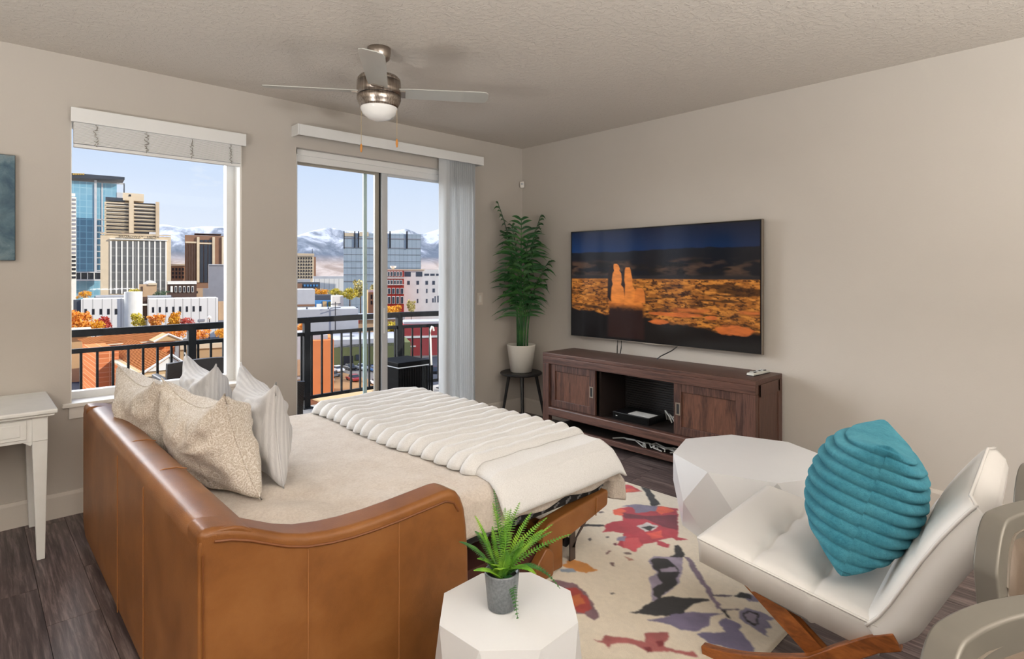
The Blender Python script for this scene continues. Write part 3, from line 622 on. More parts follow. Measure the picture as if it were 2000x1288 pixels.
for (a0, a1, v0, v1) in ((.47, .58, .79, .835), (.47, .75, .725, .765), (.79, .985, .80, .88), (.75, .82, .735, .77)):
    mu_, mv = (a0+a1)/2, (v0+v1)/2
    q = ((U-mu_)/((a1-a0)/2))**2+((V-mv)/((v1-v0)/2))**2+(n2-.5)*1.3
    lay(img, 1-ss(.7, 1.0, q), C3(204, 106, 48)*(.55+.7*n2)[..., None])
# the two lit pillars on their base
def pill(cu, prof):
    w_ = np.interp(V, [p[0] for p in prof], [p[1] for p in prof], left=0, right=0); c_ = np.interp(V, [p[0] for p in prof], [p[2] for p in prof])+cu
    return np.where(w_ > 0, 1-ss(w_*.85, w_, np.abs(U-c_)), 0)
base_ = pill(.345, [(.60, .075, 0), (.66, .105, .0), (.80, .112, .0), (.98, .115, .0)])
lay(img, base_*(1-ss(.68, .72, V)), C3(206, 116, 48)); lay(img, base_*ss(.66, .73, V+(n2-.5)*.06), C3(40, 20, 16))
sh = pill(.268, [(.33, .014, 0), (.4, .03, 0), (.62, .035, 0), (.66, .01, 0)]); lay(img, sh, C3(30, 14, 10))
sh = pill(.345, [(.36, .014, 0), (.5, .028, 0), (.66, .035, 0), (.67, .01, 0)]); lay(img, sh, C3(30, 14, 10))
for cu, pr_ in ((.293, [(.315, .010, -.008), (.33, .017, -.004), (.36, .020, 0), (.375, .016, 0), (.40, .027, .001), (.46, .032, 0), (.50, .026, 0), (.53, .038, .004), (.62, .045, .006), (.67, .045, .01)]),
               (.357, [(.345, .012, 0), (.37, .018, 0), (.42, .022, .002), (.46, .026, .004), (.50, .022, .006), (.54, .030, .012), (.60, .042, .022), (.68, .055, .03)])):
    lay(img, pill(cu, pr_), C3(222, 128, 52)*(.62+.75*n2)[..., None])
lay(img, pill(.425, [(.53, .015, 0), (.56, .028, 0), (.66, .035, .0)]), C3(214, 120, 50)*(.6+.7*n2)[..., None])
edge = np.minimum(np.minimum(U, 1-U)*1.85, np.minimum(V, 1-V)); lay(img, edge < .010, C3(3, 3, 4))
def colormesh(name, mat, pos, nu, nv, rgb, parent=None):
    me = bpy.data.meshes.new(name); nvt = (nu+1)*(nv+1)
    idx = np.arange(nvt).reshape(nv+1, nu+1)
    q = np.stack([idx[:-1, :-1], idx[:-1, 1:], idx[1:, 1:], idx[1:, :-1]], -1).reshape(-1)
    me.vertices.add(nvt); me.vertices.foreach_set('co', pos.reshape(-1).astype(np.float32))
    me.loops.add(len(q)); me.loops.foreach_set('vertex_index', q.astype(np.int32)); npoly = nu*nv
    me.polygons.add(npoly); me.polygons.foreach_set('loop_start', np.arange(0, npoly*4, 4, dtype=np.int32)); me.polygons.foreach_set('loop_total', np.full(npoly, 4, dtype=np.int32))
    me.update(calc_edges=True)
    ca = me.attributes.new('print', 'FLOAT_COLOR', 'POINT'); ca.data.foreach_set('color', np.concatenate([rgb.reshape(-1, 3), np.ones((nvt, 1))], 1).reshape(-1).astype(np.float32))
    me.materials.append(M[mat]); o = bpy.data.objects.new(name, me); COL.objects.link(o); o.parent = parent; return o
pos = np.stack([np.full(U.shape, TX-.0135-TX), -.737-U*1.791+1.635, 1.827-V*.968-.855], -1)
colormesh('screen', 'screen', pos, NU, NV, img*.8, tv)
for i, pth in enumerate(([(-.058, -1.262, .86), (-.075, -1.268, .80), (-.12, -1.30, .745)], [(-.058, -1.30, .86), (-.07, -1.306, .79), (-.10, -1.318, .745)], [(-.058, -1.86, .86), (-.11, -1.83, .82), (-.15, -1.75, .77), (-.155, -1.72, .745)])):
    tag(MB().tube(pth, .0045, 8).build('television_cable', 'blackplastic'), ['leftmost thin black cable hanging straight from the television to the cabinet', 'thin black cable hanging just right of the leftmost television cable', 'curved black cable hanging under the middle of the television'][i], 'cable', 'cables hanging under the television')

# ------------------------------------------------------------------ media cabinet
CF, CB, CA, CZ = -.475, -.045, -.745, -2.665     # front, back, left end, right end
mc = thing('media_cabinet', 'long dark wooden media cabinet with two sliding doors under the television', 'cabinet', (-.26, -1.705, 0))
B(CF, CB, CZ, CA, .702, .735).build('cabinet_top', 'wood_y', mc, bevel=.004)
B(CF, CF+.045, CZ, CA, .640, .702).build('top_rail', 'wood_y', mc, bevel=.004)
for (a0, a1) in ((CA-.075, CA), (CZ, CZ+.085)):
    B(CF, CF+.045, a0, a1, 0, .640).build('front_post', 'wood_z', mc, bevel=.004)
    B(CB-.05, CB, a0, a1, 0, .702).build('back_post', 'wood_z', mc, bevel=.004)
for a0, sgn in ((CA-.03, 1), (CZ+.002, -1)):
    B(CF+.045, CB-.05, a0, a0+.028, .20, .702).build('side_panel', 'wood_z', mc)
    e = MB(); ya, yb = (a0+.02, a0+.034) if sgn > 0 else (a0-.006, a0+.006)
    e.box(CF+.045, CB-.05, ya, yb, .620, .702); e.box(CF+.045, CB-.05, ya, yb, .20, .27); e.box(CF+.045, CF+.07, ya, yb, .2, .702); e.box(CB-.075, CB-.05, ya, yb, .2, .702)
    e.build('side_frame', 'wood_z', mc, bevel=.002)
B(CF-.012, CF+.04, CZ+.085, CA-.075, .185, .262).build('bottom_rail', 'wood_y', mc, bevel=.012, segs=3)
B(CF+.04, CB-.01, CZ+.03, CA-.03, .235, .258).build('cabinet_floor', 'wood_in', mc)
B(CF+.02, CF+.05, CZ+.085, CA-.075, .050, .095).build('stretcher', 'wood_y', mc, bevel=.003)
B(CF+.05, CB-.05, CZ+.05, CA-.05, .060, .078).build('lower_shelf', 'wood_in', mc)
bk = MB(); bk.box(CB-.028, CB-.02, CZ+.03, CA-.03, .258, .702)
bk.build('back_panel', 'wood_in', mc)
for k in range(22): B(CB-.036, CB-.028, -2.06, -1.34, .270+k*.0195, .283+k*.0195).build('back_slat', 'blackwood', mc)
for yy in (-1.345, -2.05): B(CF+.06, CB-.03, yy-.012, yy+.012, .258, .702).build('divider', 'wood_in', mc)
def cdoor(y0, y1, xf, hy):
    dm = MB(); z0, z1 = .264, .640; s_ = .062
    dm.box(xf, xf+.022, y0, y0+s_, z0, z1); dm.box(xf, xf+.022, y1-s_, y1, z0, z1); dm.box(xf, xf+.022, y0+s_, y1-s_, z0, z0+s_); dm.box(xf, xf+.022, y0+s_, y1-s_, z1-s_, z1)
    dd = dm.build('door', 'wood_z', mc, bevel=.003)
    B(xf+.010, xf+.018, y0+s_-.002, y1-s_+.002, z0+s_-.002, z1-s_+.002).build('door_panel', 'wood_panel', dd)
    hm = MB(); hz = .452; hm.box(xf-.004, xf+.001, hy-.020, hy-.011, hz-.045, hz+.045); hm.box(xf-.004, xf+.001, hy+.011, hy+.020, hz-.045, hz+.045); hm.box(xf-.004, xf+.001, hy-.011, hy+.011, hz+.036, hz+.045); hm.box(xf-.004, xf+.001, hy-.011, hy+.011, hz-.045, hz-.036)
    hm.build('handle', 'handle', dd); B(xf-.001, xf+.0005, hy-.012, hy+.012, hz-.038, hz+.038).build('handle_recess', 'rubber', dd)
cdoor(-1.325, -.818, CF+.018, -1.288); cdoor(-2.582, -2.052, CF+.018, -2.088)
cbx = thing('cable_box', 'black cable box in the open bay of the media cabinet', 'cable box', (-.30, -1.63, .258))
B(-.40, -.16, -1.80, -1.46, .260, .318).build('case', 'blackplastic', cbx, bevel=.003)
B(-.404, -.400, -1.795, -1.465, .265, .313).build('front_panel', 'darkpanel', cbx)
B(-.406, -.404, -1.510, -1.495, .288, .294).build('indicator_light', 'b_ltgrey', cbx)
tag(B(-.385, -.27, -1.80, -1.60, .3185, .3215).xf(Matrix.Identity(4)).build('paper_sheet', 'paper'), 'small white paper card lying on the black cable box', 'paper')
wm = MB(); 
for k in range(3): wm.tube([(-.12, -1.83+.02*k, .262), (-.16, -1.86+.03*k, .30+.02*k), (-.20, -1.90+.02*k, .315), (-.21, -1.95+.03*k, .27)], .006, 8)
tag(wm.build('cord_bundle', 'cable'), 'short pale cord bundle beside the black cable box', 'cord')
wm = MB(); r_ = random.Random(4)
for k in range(7):
    y0 = -1.50-.09*k+r_.uniform(-.05, .05); pth = []
    for j in range(9): pth.append((-.36+.05*math.sin(j*1.1+k)+r_.uniform(-.01, .01), y0-.04*j+.09*math.cos(j*.9+k), .086+.008*(j % 3)+.006*(k % 3)))
    wm.tube(pth, .0055, 6)
tag(wm.build('cable_tangle', 'cable'), 'tangle of pale cables on the lower shelf of the media cabinet', 'cable', kind='stuff')
rm = thing('remote_control', 'silver remote control on the right end of the media cabinet top', 'remote', (-.205, -2.565, .735))
mt = Matrix.Translation((-.205, -2.565, .735)) @ Matrix.Rotation(math.radians(-4), 4, 'Z')
rb = MB().prism([(-.115, .004), (-.11, .020), (-.05, .024), (.06, .022), (.112, .016), (.115, .004)], (-.026, .026), 'y').xf(mt).build('body', 'remote', rm, bevel=.004)
MB().box(-.113, .113, -.025, .025, 0, .005).xf(mt).build('underside', 'rubber', rm)
for a in range(4):
    for b_ in range(3): MB().box(-.085+a*.045, -.06+a*.045, -.019+b_*.014, -.010+b_*.014, .021, .0265).xf(mt).build('button', 'rubber' if (a+b_) % 3 == 0 else 'vinylgrey', rm)

# ------------------------------------------------------------------ stool and palm
st = thing('plant_stool', 'round black wooden stool holding the tall palm in the corner', 'stool', (-.245, -.235, 0))
SCX, SCY, SZ = -.245, -.235, .470
MB().lathe([(.19, SZ-.028), (.205, SZ-.022), (.208, SZ-.012), (.203, SZ-.003), (.196, SZ), (.004, SZ)], (SCX, SCY, 0), 40).build('stool_top', 'blackwood', st, smooth=False)
for k, (lx, ly) in enumerate(((-.345, -.065), (-.385, -.395), (-.06, -.07), (-.08, -.40))):
    MB().tube([(SCX+(lx-SCX)*.62, SCY+(ly-SCY)*.62, SZ-.026), (lx, ly, 0)], [.017, .0125], 12).build('leg', 'blackwood', st, smooth=False)
palm = thing('potted_palm', 'tall slender palm in a white pot on the black stool', 'plant', (SCX, SCY, SZ))
PC = (SCX, SCY, SZ)
MB().lathe([(.095, 0), (.105, .004), (.140, .255), (.143, .268), (.136, .268), (.130, .245)], PC, 40).build('pot', 'potwhite', palm, smooth=True)
MB().lathe([(.004, .238), (.131, .236)], PC, 24, cap=False).build('soil', 'soil', palm)
pr = random.Random(12)
def leaflet(mb, p, d, nrm, L, wd, droop=.35, n=4):
    d = d.normalized(); side = d.cross(nrm).normalized(); vs_ = []
    for i in range(n+1):
        t_ = i/n; c_ = p+d*(L*t_)+Vector((0, 0, -1))*(droop*L*t_*t_)
        w_ = wd*(math.sin(PI*min(1, t_*.85+.12)))*(1-t_*.15) if i < n else .0006
        vs_ += [c_-side*w_, c_+nrm*w_*.25, c_+side*w_]
    fs = []
    for i in range(n):
        a = i*3; fs += [(a, a+1, a+4, a+3), (a+1, a+2, a+5, a+4)]
    mb.add(vs_, fs)
def palm_frond(az, reach, top, z_bare, bx, by, nl=17, LL=.30):
    m_ = MB(); p0 = Vector((SCX+bx, SCY+by, SZ+.236)); dirv = Vector((math.cos(az), math.sin(az), 0)); pts = []
    for i in range(25):
        t_ = i/24; pts.append(p0+dirv*(reach*t_**2.2)+Vector((0, 0, (top-p0.z)*(t_-.10*max(0, t_-.6)*2.5*t_))))
    rad = [.0085*(1-.8*i/24)+.0012 for i in range(25)]
    m_.tube(pts, rad, 6); side0 = Vector((-dirv.y, dirv.x, 0))
    nl = int(nl*.72)
    for i in range(nl*2):
        s_ = 1 if i % 2 else -1; t_ = z_bare+(1-z_bare)*(i//2+.5)/nl; k_ = t_*24; a = int(min(23, k_)); p = pts[a].lerp(pts[a+1], k_-a); tg = (pts[a+1]-pts[a]).normalized()
        sd = (side0*s_+dirv*pr.uniform(-.25, .45)).normalized(); dv = (sd*.95+tg*(.30+.55*t_**2)+Vector((0, 0, .10))).normalized(); q_ = (t_-z_bare)/(1-z_bare)
        ln = LL*(.65+.5*math.sin(PI*min(1, q_*.9+.15)))*pr.uniform(.85, 1.12)*(1-.35*max(0, q_-.7)/.3)
        leaflet(m_, p, dv, tg.cross(dv).normalized(), ln, .0155, pr.uniform(.35, .75), 5)
    m_.v = [(min(x_, -.016), min(y_, -.018), z_) for x_, y_, z_ in m_.v]
    return m_
L_ = -RGT; R_ = RGT
aL, aR, aC = math.atan2(-RGT.y, -RGT.x), math.atan2(RGT.y, RGT.x), math.atan2(-FWD.y, -FWD.x)
for (az, rch, tp, zb, bx, by, nl) in ((aL+.1, .20, 2.30, .34, -.03, .02, 22), (aL-.5, .10, 2.06, .28, -.02, -.01, 20), (aC, .10, 2.12, .30, 0, 0, 22), (aC+.5, .12, 1.92, .24, .01, -.01, 20), (aR-.1, .16, 2.16, .40, .02, -.03, 19), (aR+.2, .13, 1.98, .34, .02, 0, 18), (aR, .22, 1.66, .38, .045, -.04, 13), (aC-.3, .08, 1.74, .26, 0, .0, 18), (aR-.3, .15, 1.44, .46, .03, -.02, 7), (aL+.3, .13, 1.52, .40, -.025, .0, 11)):
    palm_frond(az, rch, tp, zb, bx, by, nl).build('frond', 'palm', palm, smooth=True)

# ------------------------------------------------------------------ rug with printed flowers
RX0, RX1, RY0, RY1, RZ = -2.84, -.935, -3.392, -1.30, .013
GS = .005; nu, nv = int((RX1-RX0)/GS), int((RY1-RY0)/GS)
gx, gy = np.meshgrid(np.linspace(RX0, RX1, nu+1), np.linspace(RY0, RY1, nv+1))
rimg = np.zeros(gx.shape+(3,)); u_, v_ = (gx-RX0)/(RX1-RX0), (gy-RY0)/(RY1-RY0)
cl = fbm(u_, v_, 6, 6, 301)
rimg[:] = C3(232, 222, 204); lay(rimg, ss(.35, .7, cl)*.6, C3(220, 208, 188))
jx = gx+.011*(fbm(u_, v_, 50, 55, 311, 3)-.5)*2; jy = gy+.011*(fbm(u_, v_, 50, 55, 321, 3)-.5)*2
def inpoly(px, py, pts):
    ins = np.zeros(px.shape, bool); n = len(pts)//2
    for i in range(n):
        x1, y1, x2, y2 = pts[2*i], pts[2*i+1], pts[(2*i+2) % (2*n)], pts[(2*i+3) % (2*n)]
        if y1 == y2: continue
        c = ((y1 > py) != (y2 > py)) & (px < (x2-x1)*(py-y1)/(y2-y1)+x1); ins ^= c
    return ins
mott = fbm(u_, v_, 34, 36, 331, 3)
for r, g, b_, pts in RUG:
    msk = inpoly(jx, jy, pts).astype(float); c = C3(r, g, b_)
    lay(rimg, msk, c[None, None]*(.72+.6*mott[..., None]))
for _ in range(1):
    p_ = np.pad(rimg, ((1, 1), (1, 1), (0, 0)), mode='edge'); rimg = (p_[1:-1, 1:-1]*2+p_[:-2, 1:-1]+p_[2:, 1:-1]+p_[1:-1, :-2]+p_[1:-1, 2:])/6
rimg = rimg*(.94+.12*fbm(u_, v_, 140, 110, 351, 2))[..., None]
dx_ = np.minimum(gx-RX0, RX1-gx); dy_ = np.minimum(gy-RY0, RY1-gy); ed = np.minimum(dx_, dy_)
gz = RZ*np.clip(ed/.010, 0, 1)**.5+.0008*(fbm(u_, v_, 120, 120, 341, 2)-.5)
gz[ed <= 0] = .0005
rug = colormesh('area_rug', 'rug', np.stack([gx-(RX0+RX1)/2, gy-(RY0+RY1)/2, gz], -1), nu, nv, rimg)
rug.location = ((RX0+RX1)/2, (RY0+RY1)/2, .0005)
tag(rug, 'cream wool rug with loose red black and purple flowers', 'rug')

# ------------------------------------------------------------------ sleeper sofa
SX, SYN, SYF = -3.774, -2.628, -.535
so = thing('sleeper_sofa', 'tan leather sleeper sofa pulled out into a bed', 'sofa', (-3.0, -1.58, 0))
def rprofile(pts, r, k=5):     # round the corners of a polygon
    o_ = []; n = len(pts)
    for i in range(n):
        p, a, c = Vector(pts[i]).to_2d() if False else Vector((pts[i][0], pts[i][1])), Vector(pts[i-1][:2]), Vector(pts[(i+1) % n][:2]); rr = pts[i][2] if len(pts[i]) > 2 else r
        d1, d2 = (a-p), (c-p); q = min(rr, d1.length*.45, d2.length*.45)
        if q < .002: o_.append((p.x, p.y)); continue
        p1, p2 = p+d1.normalized()*q, p+d2.normalized()*q
        for j in range(k+1):
            t_ = j/k; w_ = p1*(1-t_)**2+p*2*t_*(1-t_)+p2*t_*t_; o_.append((w_.x, w_.y))
    return o_
bp = rprofile([(SX+.012, .03, .02), (SX, .12, .05), (SX, .748, .05), (SX+.13, .742, .06), (SX+.215, .60, .06), (SX+.24, .30, .01), (SX+.24, .03, .01)], .02)
MB().prism(bp, (SYN+.004, SYF-.002), 'y').build('backrest', 'leather', so, bevel=.018, segs=3)
arm_top = [(-3.774, .752), (-3.735, .752), (-3.694, .744), (-3.645, .726), (-3.598, .703), (-3.54, .675), (-3.477, .654), (-3.40, .641), (-3.326, .635), (-3.24, .634), (-3.156, .637), (-3.08, .642), (-3.008, .647), (-2.965, .650), (-2.935, .648), (-2.905, .634), (-2.884, .606), (-2.868, .565), (-2.858, .50), (-2.850, .40), (-2.846, .20), (-2.846, .04)]
def arm(y0, y1):
    return MB().prism(arm_top+[(-3.762, .04)], (y0, y1), 'y')
for (y0, y1, yo) in ((SYN, SYN+.125, SYN-.001), (SYF-.125, SYF, SYF+.001)):
    a = arm(y0, y1).build('arm', 'leather', so, bevel=.022, segs=4)
    cap = [(p[0], yo+(.0 if yo < -2 else 0), p[1]-.034-(.008 if i > 14 else 0)) for i, p in enumerate(arm_top[1:17])]
    cap = [(max(p[0], SX+.012)-(.02 if p[0] > -2.95 else 0), p[1], p[2]) for p in cap]
    MB().tube(cap, .0042, 6).build('piping', 'seamdark', a)
    sm = MB()
    for xs, zt in ((-3.475, .612), (-3.158, .60)): sm.tube([(xs, yo, .05), (xs, yo, zt)], .0022, 6)
    sm.build('seam', 'seam', a)
    MB().tube([(SX+.012, yo, .05), (SX+.011, yo, .69)], .002, 6).build('corner_seam', 'seamdark', a)
sm = MB()
for ys in (-1.50, -1.974):
    sm.tube([(SX-.0008, ys, .06), (SX-.0008, ys, .695), (SX+.018, ys, .738), (SX+.06, ys, .7465), (SX+.10, ys, .744), (SX+.135, ys, .732)], .0022, 6)
sm.build('seam', 'seam', so)
sm = MB()
for (fx, fy) in ((SX+.06, SYN+.07), (SX+.06, SYF-.07), (-2.92, SYN+.07), (-2.92, SYF-.07)):
    MB().lathe([(.022, 0), (.026, .042)], (fx, fy, 0), 14).build('foot', 'blackwood', so)
B(SX+.24, -2.86, SYN+.125, SYF-.125, .06, .30).build('base', 'darkred', so)
# pulled out front section
pf = MB().prism(rprofile([(-2.225, .022), (-2.13, .022), (-2.13, .20), (-2.16, .225), (-2.225, .225)], .012), (-2.455, -.70), 'y').build('front_panel', 'leather', so, bevel=.006)
B(-2.86, -2.225, -2.42, -.74, .05, .19).build('pull_out_box', 'darkred', so)
sb_ = MB().prism(rprofile([(-2.335, .018), (-2.215, .018), (-2.215, .13), (-2.26, .165), (-2.335, .09)], .02), (-2.475, -2.425), 'y').build('front_corner', 'leather', so, bevel=.008)
MB().prism(rprofile([(-2.29, .175, .03), (-2.11, .165, .03), (-1.80, .235, .02), (-1.795, .318, .02), (-2.27, .268, .04)], .02), (-2.475, -2.40), 'y').build('side_rail', 'leather', so, bevel=.014, segs=3)
MB().tube([(-1.905, -2.478, .213), (-1.90, -2.479, .26), (-1.898, -2.476, .303)], .003, 6).build('rail_seam', 'seam', so)
B(-2.11, -1.80, -.78, -.70, .20, .30).build('side_rail', 'leather', so, bevel=.014)
B(-1.84, -1.795, -2.40, -.70, .24, .31).build('foot_rail', 'leather', so, bevel=.012)
mt_ = B(-3.50, -1.815, -2.455, -.70, .305, .505).build('mattress', 'blackfabric', so, bevel=.03, segs=3)
for k in range(10):
    xx = -2.62+.085*k
    pm = MB()
    for j in range(3): pm.box(xx+j*.012, xx+j*.012+.0125, -2.4572, -2.4545, .322+.007*j, .340-.006*(k % 2)+.005*j)
    pm.build('printed_mark', 'printwhite', mt_)
for yy in (-2.43, -.76):
    lm = MB(); q = Matrix.Translation((0, yy, 0))
    lm.prism([(-1.885, .235), (-1.845, .235), (-1.998, .115), (-2.015, .075), (-2.046, .075)], (-.004, .004), 'y')
    lm.box(-2.052, -2.012, -.004, .004, .014, .20)
    lg = lm.xf(q).build('leg', 'steel', so, bevel=.0015)
    MB().lathe([(.024, -.013), (.024, .013)], n=16).xf(Matrix.Translation((-2.055, yy+.03, .105)) @ Matrix.Rotation(PI/2, 4, 'X')).build('lock_knob', 'blackplastic', lg)
    B(-2.13, -2.03, yy+.006, yy+.03, .155, .185).build('leg_bracket', 'steel', lg)

# bed cover: lies on the mattress, hangs over its near side and foot
def fn2(x, y, s, seed=0): return mnoise.noise(Vector((x*s+seed, y*s-seed, seed*.7)))
BX0, BX1, BY0, BY1, BZ = -3.50, -1.80, -2.470, -.685, .527
def cover(u, v):
    sN = .135; sF = .235
    a = u*(BX1-BX0+sF); bq = v*(BY1-BY0+sN)-sN          # along x ; from the near hem
    x = BX0+a; y = BY0+bq
    dx_ = max(0, x-BX1); dy_ = max(0, BY0-y)
    near = ss(-2.87, -2.80, np.array(x)).item()
    dy2 = dy_*near*(1+.10*mnoise.noise(Vector((x*4, 0, 3))))
    xx = min(x, BX1)+.10*dx_; yy = max(y, BY0)-.05*dy2
    drop = max(dx_, dy2)
    if dx_ > 0 and dy2 > 0:
        xx += .35*min(dx_, dy2); yy -= .35*min(dx_, dy2)
    r = .05
    d_edge = min(BX1-xx if dx_ == 0 else 0, (yy-BY0) if dy_ == 0 else 0); d_edge = max(0, d_edge)
    rnd_ = .032*(1-min(1, d_edge/r))**2 if (near > .5 or BX1-xx < .06) else 0
    z = BZ-drop-rnd_*(1 if drop == 0 else 1)
    wr = .008*fn2(x, y, 5, 1)+.004*fn2(x, y, 13, 2)
    slump = ss(-2.55, -2.15, np.array(-y*-1)).item()
    pleat = 0
    if y < -2.0 and x < -2.65: pleat = .018*math.sin(x*26+y*9)*max(0, min(1, (-2.0-y)/.35))*(1 if x < -2.9 else max(0, (-2.65-x)/.25))
    if x < -3.1: pleat += .014*math.sin(y*22+x*14)*min(1, (-3.1-x)/.2)
    z += wr+pleat*.6
    if drop > 0:
        f_ = min(1, drop/.12)
        yy -= (.012*math.sin(x*19+1)+.008*fn2(x, drop, 9, 4))*f_*(1 if dy2 > 0 else 0)+.004
        xx += (.012*math.sin(y*17)+.006*fn2(y, drop, 9, 5))*f_*(1 if dx_ > 0 else 0)
    return (xx, yy, z)
cv = MB().grid(cover, 150, 150).build('bed_cover', 'fleece', None, smooth=True, solid=.010)
tag(cv, 'cream fleece bed cover spread over the pulled out sofa bed', 'blanket')

# ribbed throw
TY0, TY1, TX0, TX1, NR = -2.575, -.70, -2.585, -1.775, 17
def throw(u, v):
    xl = TX0+.02*math.sin(v*9)-.03*(v < .12)*(0.12-v)/.12
    xr = TX1+.004
    x = xl+(xr-xl)*u; y = TY0+(TY1-TY0)*v
    rid = (v-.135)/.865*NR
    if v > .135:
        ph = rid % 1.0; hgt = .068*max(0, math.sin(PI*ph))**.45
        ln = .034*math.sin(PI*ph)**.6
        x = x-ln*(1-u)**8
    else: hgt = .040*min(1, v/.02)**.5*(1-.25*math.sin(v/.135*PI))
    e = min(1, (u/.055))**.5 if u < .055 else (min(1, ((1-u)/.04))**.5 if u > .96 else 1)
    z = .540+hgt*e*(1+.14*fn2(x, y, 9, 3))+.006*fn2(x, y, 4, 8)
    if y < -2.44: z -= (.48*(-2.44-y)+.6*max(0, -2.50-y)); y = y+.1*max(0, -2.50-y)
    if x > BX1-.03: z -= .5*(x-(BX1-.03))
    return (x, y, z)
th = MB().grid(throw, 70, 330).build('throw_blanket', 'fur', None, smooth=True, solid=.012)
tag(th, 'white ribbed faux fur throw lying across the foot of the bed', 'throw')

# pillows
def pillow_fn(w, h, t, seed, pin=.10, wr=.012, power=.45, sag=0, fold=0):
    def f(sgn):
        def g(a, b_):
            u, v = 2*a-1, 2*b_-1
            x = w/2*u*(1-pin*(1-v*v)*abs(u)**2); z = h/2*v*(1-pin*(1-u*u)*abs(v)**2)
            z -= sag*(1-u*u)*max(0, v)
            q = max(0, (1-u*u)*(1-v*v)); th_ = t/2*q**power
            ang = math.atan2(v, u); rr = math.hypot(u, v)
            n_ = wr*(mnoise.noise(Vector((u*2.2+seed, v*2.2, sgn*2)))+.9*min(1, q*3)*(mnoise.noise(Vector((math.cos(ang)*3.0, math.sin(ang)*3.0, seed)))*rr))
            n_ += fold*min(1, q*2.5)*math.sin(u*17+3*v+seed)*max(0, v)**1.0*.5
            return (x, sgn*(th_+n_*min(1, q*4)), z)
        return g
    return f
def pillow_mb(w, h, t, seed, nu=36, nv=36, **k):
    f = pillow_fn(w, h, t, seed, **k)
    return MB().grid(f(1), nu, nv).grid(f(-1), nu, nv)
def pillow(name, label, mat, w, h, t, loc, face, tilt, roll=0, seed=1, group=None, piping=True, nu=40, **k):
    # face: heading of the pillow's front, tilt: leaning back
    mb = pillow_mb(w, h, t, seed, nu, nu, **k)
    R_m = Matrix.Rotation(face-PI/2, 4, 'Z') @ Matrix.Rotation(tilt, 4, 'X') @ Matrix.Rotation(roll, 4, 'Y')
    base = Vector(loc)
    mt = R_m @ Matrix.Translation((0, 0, h/2*.96))
    root = thing(name, label, 'pillow', base, 0, group)
    mb.xf(mt); mb.build('pillow_body', mat, root, smooth=True, local=True)
    if piping:
        f = pillow_fn(w, h, t, seed, **k)(1); ring = [f(i/30, 0) for i in range(31)]+[f(1, i/30) for i in range(1, 31)]+[f(1-i/30, 1) for i in range(1, 31)]+[f(0, 1-i/30) for i in range(1, 31)]
        MB().tube(ring, .004, 6).xf(mt).build('piping', mat, root, local=True, smooth=True)
    return root, mt
pillow('floral_pillow', 'beige floral pillow leaning on the sofa back at the window end', 'floral', .64, .46, .25, (-3.475, -.99, .535), 0.05, math.radians(20), math.radians(1), 3, 'floral pillows along the sofa back', sag=.04, fold=.02, pin=.12, wr=.03)
pillow('floral_pillow', 'beige floral pillow nearest the camera, beside the near sofa arm', 'floral', .70, .46, .28, (-3.40, -1.60, .535), .10, math.radians(17), math.radians(-2), 5, 'floral pillows along the sofa back', sag=.07, fold=.022, pin=.13, wr=.03)
r1, _ = pillow('grey_pillow', 'pale grey crinkled pillow farther from the camera, nearer the window', 'grey', .56, .46, .20, (-3.265, -.96, .545), .0, math.radians(8), 0, 7, 'grey crinkled pillows', sag=.06, fold=.014, pin=.14, wr=.02)
r2, mt2 = pillow('grey_pillow', 'pale grey crinkled pillow standing in front with a small dark side tag', 'grey', .68, .45, .20, (-3.215, -1.56, .545), -.12, math.radians(4), 0, 9, 'grey crinkled pillows', sag=.07, fold=.014, pin=.14, wr=.02)
MB().box(-.02, .0, -.004, .004, -.03, .03).xf(mt2 @ Matrix.Translation((-.325, .0, -.15))).build('care_tag', 'b_dkbrown', r2, local=True)

# ------------------------------------------------------------------ faceted tables
def faceted(name, label, cx, cy, ring, h, mid_k, bot_k, mid_z, rot):
    n = len(ring); root = thing(name, label, 'table', (cx, cy, 0))
    top = [(x, y, h) for x, y in ring]
    mid = []; bot = []
    for i in range(n):
        a, b_ = Vector(ring[i]), Vector(ring[(i+1) % n]); m_ = (a+b_)/2; c_ = Vector((cx, cy))
        mid.append((*(c_+(m_-c_)*mid_k), h*mid_z)); bot.append((*(c_+(a-c_)*bot_k), .012))
    vs_ = top+mid+bot; f = []
    for i in range(n):
        j = (i+1) % n; f += [(i, j, n+i), (j, n+j, n+i), (2*n+i, n+i, 2*n+j), (n+i, n+j, 2*n+j)]
    f += [tuple(range(2*n, 3*n))]
    MB().add(vs_, f).build('faceted_base', 'whitelacquer', root)
    MB().add([(x, y, h) for x, y in ring]+[(cx+(x-cx)*.995, cy+(y-cy)*.995, h-.004) for x, y in ring], [tuple(range(n)), tuple(range(2*n-1, n-1, -1))]+[(i, i+n, (i+1) % n+n, (i+1) % n) for i in range(n)]).build('tabletop', 'whitelacquer', root)
    return root
# octagon measured on the table top
def octa(cx, cy, r, a0): return [(cx+r*math.cos(a0+k*PI/4), cy+r*math.sin(a0+k*PI/4)) for k in range(8)]
CCX, CCY, CR = -1.035, -2.885, .425
faceted('coffee_table', 'large white faceted coffee table between the cabinet and the armchair', CCX, CCY, octa(CCX, CCY, CR, math.radians(130)), .42, 1.10, .88, .50, 0)
TCX, TCY, TR = -3.076, -3.082, .208
faceted('side_table', 'small white faceted side table holding the fern, beside the sofa arm', TCX, TCY, octa(TCX, TCY, TR, math.radians(71)), .47, 1.17, .92, .46, 0)

